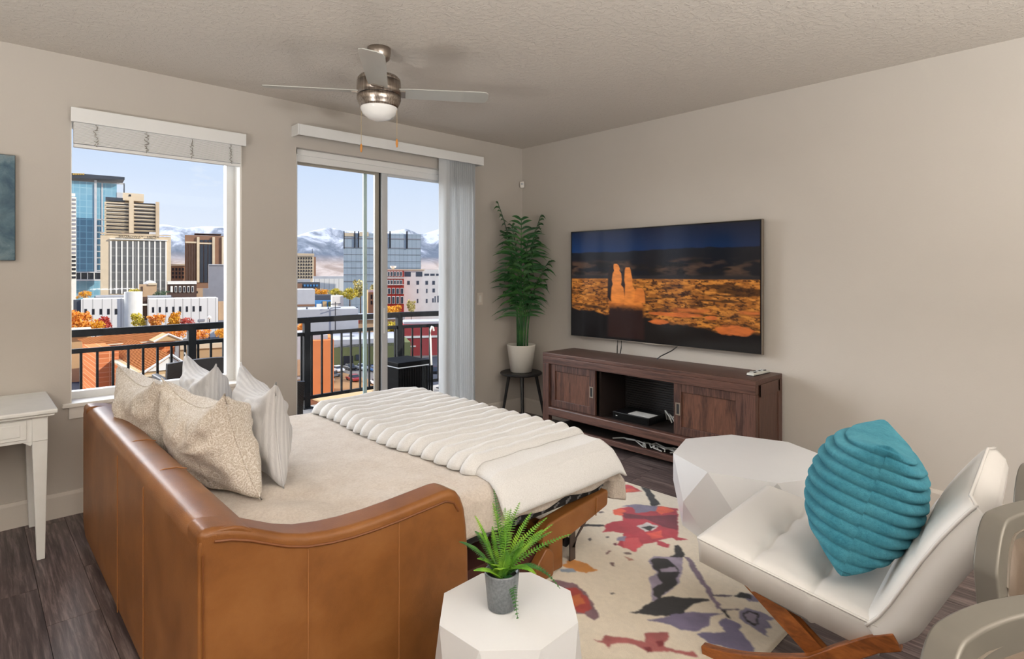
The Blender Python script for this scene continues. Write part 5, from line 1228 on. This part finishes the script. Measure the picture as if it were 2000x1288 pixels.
MB().lathe([(2.4, 0), (2.0, .9), (1.2, 1.5), (.1, 1.8)], qat(r, 293, 556.5, 266), 20).build('dome', 'b_white', r, smooth=True, local=True); pbox(r, 'door', 'b_dkbrown', 276, 560, 279, 578, 262); pbox(r, 'cornice', 'b_cream', 290, 553.5, 306.5, 557, 262, .6)
r = bld('grey_brick_house', 'grey two storey block with white trimmed arched windows behind the white building', 327, 384, 552, 258, 'b_dkbrown', 12, 590)
pbox(r, 'cornice', 'b_white', 327, 549.5, 384, 555, 258, .8)
for k in range(6): pbox(r, 'window_trim', 'b_white', 333+k*8.2, 559, 337.4+k*8.2, 571, 258, .5); pbox(r, 'window', 'b_dark', 334+k*8.2, 561, 336.6+k*8.2, 570, 258, .6) if k else None
r['label'] = 'grey block with a row of white trimmed windows above the white building'
# brick compound with tiled roofs
r = thing('brick_workshop', 'orange brick workshop with tiled gable roofs below the balcony', 'building', (0, 0, 0)); FR[r.name] = (Vector((0, 84, 0)), Vector((1, 0, 0)), Vector((0, 1, 0))); r['D'] = 84.0
D1, D2 = 84, 99.5
p0, p1 = at(187, 688, D2), at(232, 688, D2); B(p0.x, p1.x, D2, 112, G, p0.z).build('brick_block', 'b_brick', r)
w0 = at(270, 733, D1); w1 = at(367, 733, D1); ez = at(278, 727, D1).z; axp = at(332, 692, D1)
B(w0.x, w1.x, D1, D2+14, G, ez).build('wing_wall', 'b_sand', r); B(w0.x-.5, w0.x, D1-.5, D2, G, at(270, 731, D1).z).build('brick_parapet', 'b_brick', r); B(w0.x-.55, w0.x+.05, D1-.55, D2, at(270, 731, D1).z, at(270, 731, D1).z+.2).build('coping', 'b_cream', r)
MB().prism([(w0.x+.6, ez), (axp.x, axp.z-.3), (w1.x, ez)], (D1-.3, D1+.3), 'y').build('gable', 'b_panelwhite', r)
def roofslab(xa, za, xb, zb, y0, y1): return MB().add([(xa, y0, za), (xb, y0, zb), (xb, y1, zb), (xa, y1, za), (xa, y0, za-.25), (xb, y0, zb-.25), (xb, y1, zb-.25), (xa, y1, za-.25)], [(0, 1, 2, 3), (4, 7, 6, 5), (0, 4, 5, 1), (1, 5, 6, 2), (2, 6, 7, 3), (3, 7, 4, 0)])
roofslab(w0.x+.2, ez-.2, axp.x, axp.z, D1-.6, D2+10).build('tiled_roof', 'rooftile', r); roofslab(axp.x, axp.z, w1.x+.6, ez-.3, D1-.6, D2+10).build('tiled_roof', 'rooftile', r)
for (xa, za, xb, zb) in ((w0.x+.2, ez-.2, axp.x, axp.z), (axp.x, axp.z, w1.x+.6, ez-.3)): MB().tube([(xa, D1-.65, za+.02), (xb, D1-.65, zb+.02)], .16, 4).build('barge_board', 'b_white', r)
for (xa, xb) in ((278, 292), (300, 318)): q0, q1 = at(xa, 737, D1), at(xb, 757, D1); B(q0.x, q1.x, D1-.2, D1+.2, q1.z, q0.z).build('window', 'b_dkbrown', r); B(q0.x-.2, q1.x+.2, D1-.3, D1, q0.z, q0.z+.3).build('window_trim', 'b_cream', r)
r = thing('tiled_hall', 'brick hall with a wide tiled hipped roof behind the workshop', 'building', (32, 135, G))
D3, D4 = 124, 140
e0, e1 = at(174, 672, D3), at(352, 664, D3); rz_ = at(210, 655, 132).z; r0, r1 = at(210, 655, 132), at(330, 650, 132); ez2 = at(240, 672, D3).z
MB().add([(e0.x, D3, ez2), (e1.x, D3, ez2), (e1.x, D4, ez2), (e0.x, D4, ez2), (r0.x, 132, rz_), (r1.x, 132, rz_)], [(0, 1, 5, 4), (2, 3, 4, 5), (3, 0, 4), (1, 2, 5), (0, 3, 2, 1)]).build('hipped_roof', 'rooftile', r)
B(e0.x+.8, e1.x-.8, D3+.8, D4-.8, G, ez2).build('wall', 'b_brick', r); MB().tube([(e0.x, D3-.1, ez2), (e1.x, D3-.1, ez2)], .14, 4).build('eave', 'b_cream', r)
g0, g1, ga = at(300, 668, 120), at(356, 668, 120), at(328, 653, 120)
MB().prism([(g0.x, g0.z), (ga.x, ga.z), (g1.x, g0.z)], (120, 124), 'y').build('front_gable', 'b_sand', r)
MB().tube([(g0.x, 119.8, g0.z), (ga.x, 119.8, ga.z), (g1.x, 119.8, g0.z)], .2, 4).build('barge_board', 'b_white', r)
r = bld('pale_gatehouse', 'low pale house behind the orange trees at the left window edge', 128, 178, 652, 150, 'b_sand', 10.0); pbox(r, 'roof', 'b_cream', 126, 648, 180, 653, 149, 1, 10)
r = bld('sand_wall_block', 'sand coloured walled yard block to the right of the tiled hall', 352, 462, 676, 118, 'b_sand', 6.0); pbox(r, 'coping', 'b_cream', 352, 674, 462, 677, 118, .4, .6)
# seen through the glass door
r = bld('old_office_block', 'old pale office block with small windows at the left of the door view', 560, 613, 500, 330, 'b_cream', 12.0)
pbox(r, 'cornice', 'b_beige', 560, 495, 613.5, 500, 330, 1.2)
lbox(r, 'side_wing', 'b_brown', 613, 502, 617, 502, 1, 9)
for j in range(7):
    for k in range(7): pbox(r, 'window', 'b_dark', 577+k*5.1, 503+j*6.1, 579.2+k*5.1, 507+j*6.1, 330)
pbox(r, 'flag_pole', 'b_dark', 609.6, 486, 610.4, 495, 331)
r = bld('grey_glass_tower', 'broad grey glass tower standing in the middle of the door view', 671, 822, 455, 260, 'g_grey', 12)
for k, y in enumerate((466, 484, 497, 510, 523, 536, 549)): pbox(r, 'spandrel_line', 'b_grey', 671, y, 822, y+.7, 260, .25)
for x0, x1, y1 in ((671, 672.8, 486), (692, 694.2, 484), (699, 701.2, 484), (760.5, 763, 485), (793.5, 796, 486)): pbox(r, 'dark_slot', 'b_dark', x0, 452, x1, y1, 260, .5)
pbox(r, 'roof_screen', 'b_cream', 673, 455, 692, 462, 260, .3); pbox(r, 'roof_screen', 'b_cream', 702, 453.5, 720, 462, 260, .3)
r = bld('white_warehouse', 'long low white warehouse at the foot of the grey glass tower', 612, 674, 545, 300, 'b_panelwhite', 12); pbox(r, 'roof', 'b_roofwhite', 612, 540, 674, 545, 302, 1, 8)
r = bld('cluttered_roof_block', 'dark roofed block in front of the white warehouse', 572, 625, 552, 250, 'b_roofdark', 10.0); pbox(r, 'brick_end', 'b_brown', 572, 554, 590, 566, 249); pbox(r, 'roof', 'b_roofwhite', 572, 546, 606, 551, 252, .5, 6)
for k in range(5): pbox(r, 'window', 'b_blue', 593+k*6, 556, 597+k*6, 560, 250)
r = bld('plain_beige_block', 'plain windowless pale beige block at the left edge of the door view', 560, 615, 566, 190, 'b_ltgrey', 12)
pbox(r, 'base_band', 'b_brown', 560, 595.5, 615, 598, 190)
r = bld('mural_building', 'low wall painted with a blue and sand mural beside the beige block', 614, 648, 588, 206, 'b_blue', 6.0)
pbox(r, 'mural_patch', 'b_sand', 630, 589, 638, 602, 206); pbox(r, 'mural_patch', 'b_white', 618, 594, 628, 602, 206); pbox(r, 'mural_patch', 'b_olive', 641, 590, 647, 602, 206); pbox(r, 'roof', 'b_roofdark', 614, 577, 648, 587, 210, .5, 8)
r = bld('white_garage', 'small white garage block with a dark doorway', 649, 671, 579, 190, 'b_white', 10.0); pbox(r, 'doorway', 'b_dark', 663, 599.5, 666.5, 604.5, 190)
r = bld('flat_white_roof', 'wide flat white roof just above the left railing', 560, 700, 606, 150, 'b_roofwhite', 12)
for k, x in enumerate((598, 640, 696)): pbox(r, 'roof_vent', 'b_roofdark', x, 601, x+3, 606, 152, .3, 1)
r = bld('colonnade_house', 'small tan house with dark tall openings behind the screen stile', 719, 742, 568, 190, 'b_sand', 10.0); pbox(r, 'cornice', 'b_white', 719, 567, 742, 571, 190, .6)
for k in range(4): pbox(r, 'opening', 'b_dark', 724+k*5, 576, 727+k*5, 584, 190)
for k in range(4): pbox(r, 'lower_opening', 'b_dark', 724+k*5, 588, 727+k*5, 595, 190)
r = bld('red_brick_block', 'red brick block with arched white trimmed windows', 752, 789, 529, 175, 'b_red', 12)
for j, (y, h_) in enumerate(((531.5, 8), (548, 7), (564, 10), (580, 13))):
    for k in range(5):
        if j in (2, 3) and k == 4: continue
        x = 757.5+k*(6 if j < 2 else 8.4); w_ = 3.6 if j < 2 else 5
        pbox(r, 'window_trim', 'b_white', x-.6, y-1, x+w_+.6, y+h_+.6, 175, .25); pbox(r, 'window', 'b_dkglass', x+.3, y, x+w_-.3, y+h_, 175, .35)
for y in (541.5, 543.5, 556): pbox(r, 'string_course', 'b_white', 752, y, 789, y+1, 175, .4)
r = bld('white_plaster_block', 'white plastered block with scattered small windows beside the red brick block', 789, 872, 527, 176, 'b_white', 12)
for (x0, y0, x1, y1) in ((790, 531.5, 802.5, 540.5), (812.5, 531.5, 825, 540.5), (829, 535, 838, 539), (840.5, 535, 849, 539), (852, 535, 860, 539), (795.5, 549, 800.5, 556.5), (813.5, 549, 818.5, 556.5), (831, 549, 836, 556.5), (844.5, 549, 849.5, 556.5), (845, 564, 849.5, 571.5), (814.5, 565, 817, 573), (832.5, 564.5, 835, 572.5), (814.5, 584, 817, 592), (832, 584, 835, 592), (844.5, 583, 847, 591), (849, 579, 851, 591), (854.5, 578, 857, 591)):
    pbox(r, 'window', 'b_winglass', x0, y0, x1, y1, 176, .06)
pbox(r, 'parapet', 'b_cream', 752, 526, 829, 528.5, 176, .5, 18); MB().lathe([(.05, 0), (1.0, .5), (1.2, 1.2), (.1, 1.25)], qat(r, 768, 526, 178), 16).build('satellite_dish', 'b_white', r, local=True)
r = bld('orange_stucco_block', 'bright orange stucco block behind the left door railing', 611, 652, 666, 96, 'b_orange', 12)
pbox(r, 'rear_wall', 'b_roofwhite', 611, 655, 640, 668, 98, .3, 3)
r = bld('grey_shed', 'pale grey shed at the far left of the door view below the railing', 560, 610, 655, 120, 'b_ltgrey', 10.0); pbox(r, 'lower_wall', 'b_tan', 560, 704, 610, 732, 120, .3)
r = bld('olive_workshop', 'olive green workshop with a white roof beside the parking lot', 650, 802, 674, 128, 'b_olive', 12)
pbox(r, 'roof', 'b_roofwhite', 650, 664, 780, 674, 129, 1.0, 16); pbox(r, 'garage_door', 'b_dark', 671, 696, 690, 717, 128, .2); pbox(r, 'window', 'b_dkglass', 695, 693, 705, 703, 128, .2)
pbox(r, 'roof_unit', 'b_roofwhite', 668, 655, 690, 664, 136, 1, 3)
r = bld('dusty_red_block', 'dusty red flat roofed block behind the right door railing', 788, 872, 634, 132, 'b_redwall', 12)
pbox(r, 'white_line', 'b_white', 788, 657, 872, 659, 132, .2); pbox(r, 'white_line', 'b_white', 788, 676, 812, 678, 132, .2)
pbox(r, 'roof', 'b_roofwhite', 788, 629, 872, 634, 133, .6, 8)
r = bld('long_low_roof', 'long tan roofed row of houses just above the middle railing', 630, 790, 622, 160, 'b_tan', 12); pbox(r, 'roof', 'b_red', 646, 627, 702, 632, 159, .5, 1); pbox(r, 'roof', 'b_roofwhite', 700, 617, 790, 623, 160, 1, 10)
r = thing('near_parapet_roof', 'near gravel roof with a sand coloured parapet just below the balcony', 'roof', (4, 12, -8))
a, b_ = at(596, 790, 15), at(720, 765, 15)
B(a.x-3, b_.x+1, 14, 17, -9, at(640, 800, 15).z).build('gravel_deck', 'b_gravel', r)
B(a.x-.6, b_.x+2, 17, 17.5, -9, at(660, 774, 17).z).build('parapet', 'b_sand', r); B(at(655, 800, 15).x, b_.x+1, 14.4, 16.9, -9, at(640, 797, 15).z).build('sand_deck', 'b_sand', r); MB().prism([(at(622, 805, 14).x, at(622, 800, 14).z), (at(660, 805, 14).x, at(622, 800, 14).z), (at(652, 780, 14).x, at(652, 788, 14).z)], (13, 14), 'y').build('white_gable', 'b_white', r)

# trees of the city
tr_ = random.Random(31)
def crown(mb, c, r, h, n, s_):
    for _ in range(n):
        d = Vector((tr_.gauss(0, 1), tr_.gauss(0, 1), tr_.gauss(0, 1))).normalized()*(tr_.random()**.45)
        p = Vector(c)+Vector((d.x*r, d.y*r, d.z*h)); a = Vector((tr_.gauss(0, 1), tr_.gauss(0, 1), tr_.gauss(0, 1))).normalized(); b2 = a.cross(Vector((tr_.gauss(0, 1), tr_.gauss(0, 1), tr_.gauss(0, 1)))).normalized()
        q = s_*tr_.uniform(.6, 1.3); mb.add([p-a*q-b2*q*.6, p+a*q-b2*q*.6, p+a*q+b2*q*.6, p-a*q+b2*q*.6], [(0, 1, 2, 3)])
def tree(label, px, py0, py1, wpx, D, mat, group=None, name='tree'):
    t_ = at(px, py0, D); b_ = at(px, py1, D); rad = (at(px+wpx/2, py0, D).x-at(px-wpx/2, py0, D).x)/2*.92
    r = thing(name, label, 'tree', (t_.x, D, G))
    m_ = MB(); hh = (t_.z-b_.z)/2; crown(m_, (t_.x, D, (t_.z+b_.z)/2), rad*.85, hh*.9, 330, max(.14, hh*.10))
    for k in range(11):
        an = tr_.random()*6.28; q_ = tr_.uniform(.45, .85); crown(m_, (t_.x+math.cos(an)*rad*q_, D+math.sin(an)*rad*q_, b_.z+hh*tr_.uniform(.35, 1.75)), rad*tr_.uniform(.2, .42), hh*tr_.uniform(.2, .4), 62, max(.13, hh*.09))
    m_.build('foliage', mat, r)
    MB().tube([(t_.x, D, G), (t_.x+.1, D, (t_.z+b_.z)/2)], [max(.15, rad*.10), max(.06, rad*.05)], 6).build('trunk', 'bark', r)
for a in (('wide orange tree at the lower left corner of the picture window', 150, 607, 654, 66, 165, 't_orange'),
          ('amber tree right of the wide orange tree, against the white building', 186, 622, 656, 54, 168, 't_amber'),
          ('red leaved tree in front of the white left wing', 204, 616, 646, 34, 190, 't_red'),
          ('small yellow green tree at the foot of the white drum', 271, 612, 642, 34, 195, 't_yellow'),
          ('orange tree in front of the white building, right of the drum', 306, 611, 642, 40, 192, 't_orange'),
          ('amber round tree under the row of small windows', 341, 609, 640, 32, 190, 't_amber'),
          ('low red bush tree below the loading dock', 368, 619, 640, 34, 188, 't_red'),
          ('orange tree between the railing bars left of the window post', 350, 640, 664, 42, 140, 't_orange'),
          ('orange tree between the railing bars right of the window post', 396, 642, 664, 36, 140, 't_orange'),
          ('amber tree between the railing bars at the right window edge', 433, 640, 662, 36, 142, 't_amber'),
          ('dark green tree on the roofline left of the grey block', 313, 567, 584, 36, 252, 't_green'),
          ('yellow tree above the left wing of the white building', 166, 567, 584, 38, 262, 't_amber'),
          ('yellow tree behind the white drum', 262, 563, 578, 30, 256, 't_yellow'),
          ('golden tree left in the row by the white warehouse', 628, 563, 582, 30, 226, 't_amber'),
          ('yellow tree in the middle of the row by the white warehouse', 654, 563, 582, 36, 240, 't_yellow'),
          ('yellow green tree right in the row under the grey tower', 683, 561, 586, 36, 220, 't_yellow'),
          ('tall pale yellow tree in front of the grey glass tower', 704, 544, 584, 32, 232, 't_pale'),
          ('pale tree half hidden by the door stile', 733, 550, 584, 22, 215, 't_pale'),
          ('golden tree at the foot of the red brick block', 768, 596, 624, 38, 164, 't_amber'),
          ('bare tan tree against the white plastered block', 803, 586, 612, 16, 160, 't_pale'),
          ('orange bush tree behind the left end of the door railing', 590, 630, 658, 28, 138, 't_orange'),
          ('yellow tree between the bars beside the door stile', 768, 626, 668, 34, 149, 't_yellow')):
    tree(*a)
# poles
def pole(name, label, cat, px, py0, py1, D, arm=None):
    a, b_ = at(px, py0, D), at(px, py1, D); r = thing(name, label, cat, (a.x, D, G))
    MB().tube([(a.x, D, G), (a.x, D, a.z)], [.16, .11], 8).build('shaft', 'b_dark', r)
    if arm == 'lamp': MB().lathe([(.05, 0), (.42, .15), (.45, .6), (.1, .9)], (a.x, D, a.z), 12).build('lantern', 'b_white', r, smooth=True)
    else:
        for k in (0, 1.1): B(a.x-1.6, a.x+1.6, D-.08, D+.08, a.z-.7-k, a.z-.5-k).build('crossarm', 'b_dark', r)
pole('street_lamp', 'slim dark street lamp with white lantern right of the orange trees', 'street lamp', 409, 624, 664, 150, 'lamp')
pole('utility_pole', 'thin utility pole with crossarms in front of the white garage', 'utility pole', 655, 590, 622, 148)
# cars
def car(label, px, py, mat, rz, proto=[None]):
    D = None; r_ = FWD+RGT*((px-1000)/1125)+Vector((0, 0, 1))*((534-py)/1125); p = CAM+r_*((G+.06-CAM.z)/r_.z)
    if proto[0] is None:
        r = thing('car', label, 'car', (0, 0, 0))
        body = rprofile([(-2.15, .28), (-2.2, .75), (-1.5, .9), (1.2, .85), (2.1, .72), (2.15, .28)], .12)
        MB().prism(body, (-.88, .88), 'y').build('body', mat, r, local=True, bevel=.06)
        MB().prism([(-1.45, .86), (-1.05, 1.40), (.35, 1.42), (1.05, .86)], (-.76, .76), 'y').build('cabin_glass', 'b_dkglass', r, local=True, bevel=.05)
        MB().prism([(-.98, 1.38), (-.95, 1.46), (.28, 1.47), (.34, 1.40)], (-.74, .74), 'y').build('roof', mat, r, local=True)
        for lx in (-1.35, 1.35):
            for ly in (-.80, .80): MB().lathe([(.31, -.1), (.31, .1)], n=14).xf(Matrix.Translation((lx, ly, .31)) @ Matrix.Rotation(PI/2, 4, 'X')).build('wheel', 'rubber', r, local=True)
        proto[0] = r
    else:
        r = copy_tree(proto[0]); r['label'] = label
        for ch in r.children:
            if ch.name.startswith(('body', 'roof')): ch.data = ch.data.copy(); ch.data.materials[0] = M[mat]
    r['group'] = 'cars in the parking lot'; r.location = p; r.rotation_euler.z = rz
for a in (('black car parked in front of the olive garage door', 682, 722, 'car_black', 1.5), ('blue car parked beside the screen stile', 732, 726, 'car_blue', 1.4), ('white car in the row in front of the olive workshop', 658, 726, 'car_white', 1.6), ('silver car parked under the olive window', 706, 722, 'car_silver', 1.5),
          ('red car parked in the middle of the lot nearer the balcony', 690, 744, 'car_red', 1.5), ('grey car near the orange block', 648, 738, 'car_grey', .3), ('white car near the lower edge of the lot', 736, 752, 'car_white', 1.4), ('silver car below the orange block', 632, 748, 'car_silver', .1), ('white car parked beyond the dark storage box', 822, 716, 'car_white', 1.2), ('black car beyond the cane on the balcony', 846, 728, 'car_black', 1.3), ('white van like car at the far left street', 146, 676, 'car_white', 1.5)):
    car(*a)
# faint far rooftops below the mountains
fm = MB(); r_ = random.Random(77)
for k in range(420):
    x = r_.uniform(100, 1600); y = r_.uniform(430, 1500)
    if y < 470 and x < 420: continue
    w_ = r_.uniform(6, 16); fm.box(x, x+w_, y, y+w_, G, G+r_.uniform(3, 8))
tag(fm.build('distant_houses', 'b_tan', None), 'scattered distant low rooftops at the foot of the mountains', 'houses', kind='stuff')
ft = MB(); tr_ = random.Random(5)
for k in range(260):
    x = r_.uniform(100, 1500); y = r_.uniform(420, 1300); crown(ft, (x, y, G+4), 4, 4, 9, 1.8)
tag(ft.build('distant_trees', 't_green', None), 'scattered distant bare trees at the foot of the mountains', 'trees', kind='stuff')
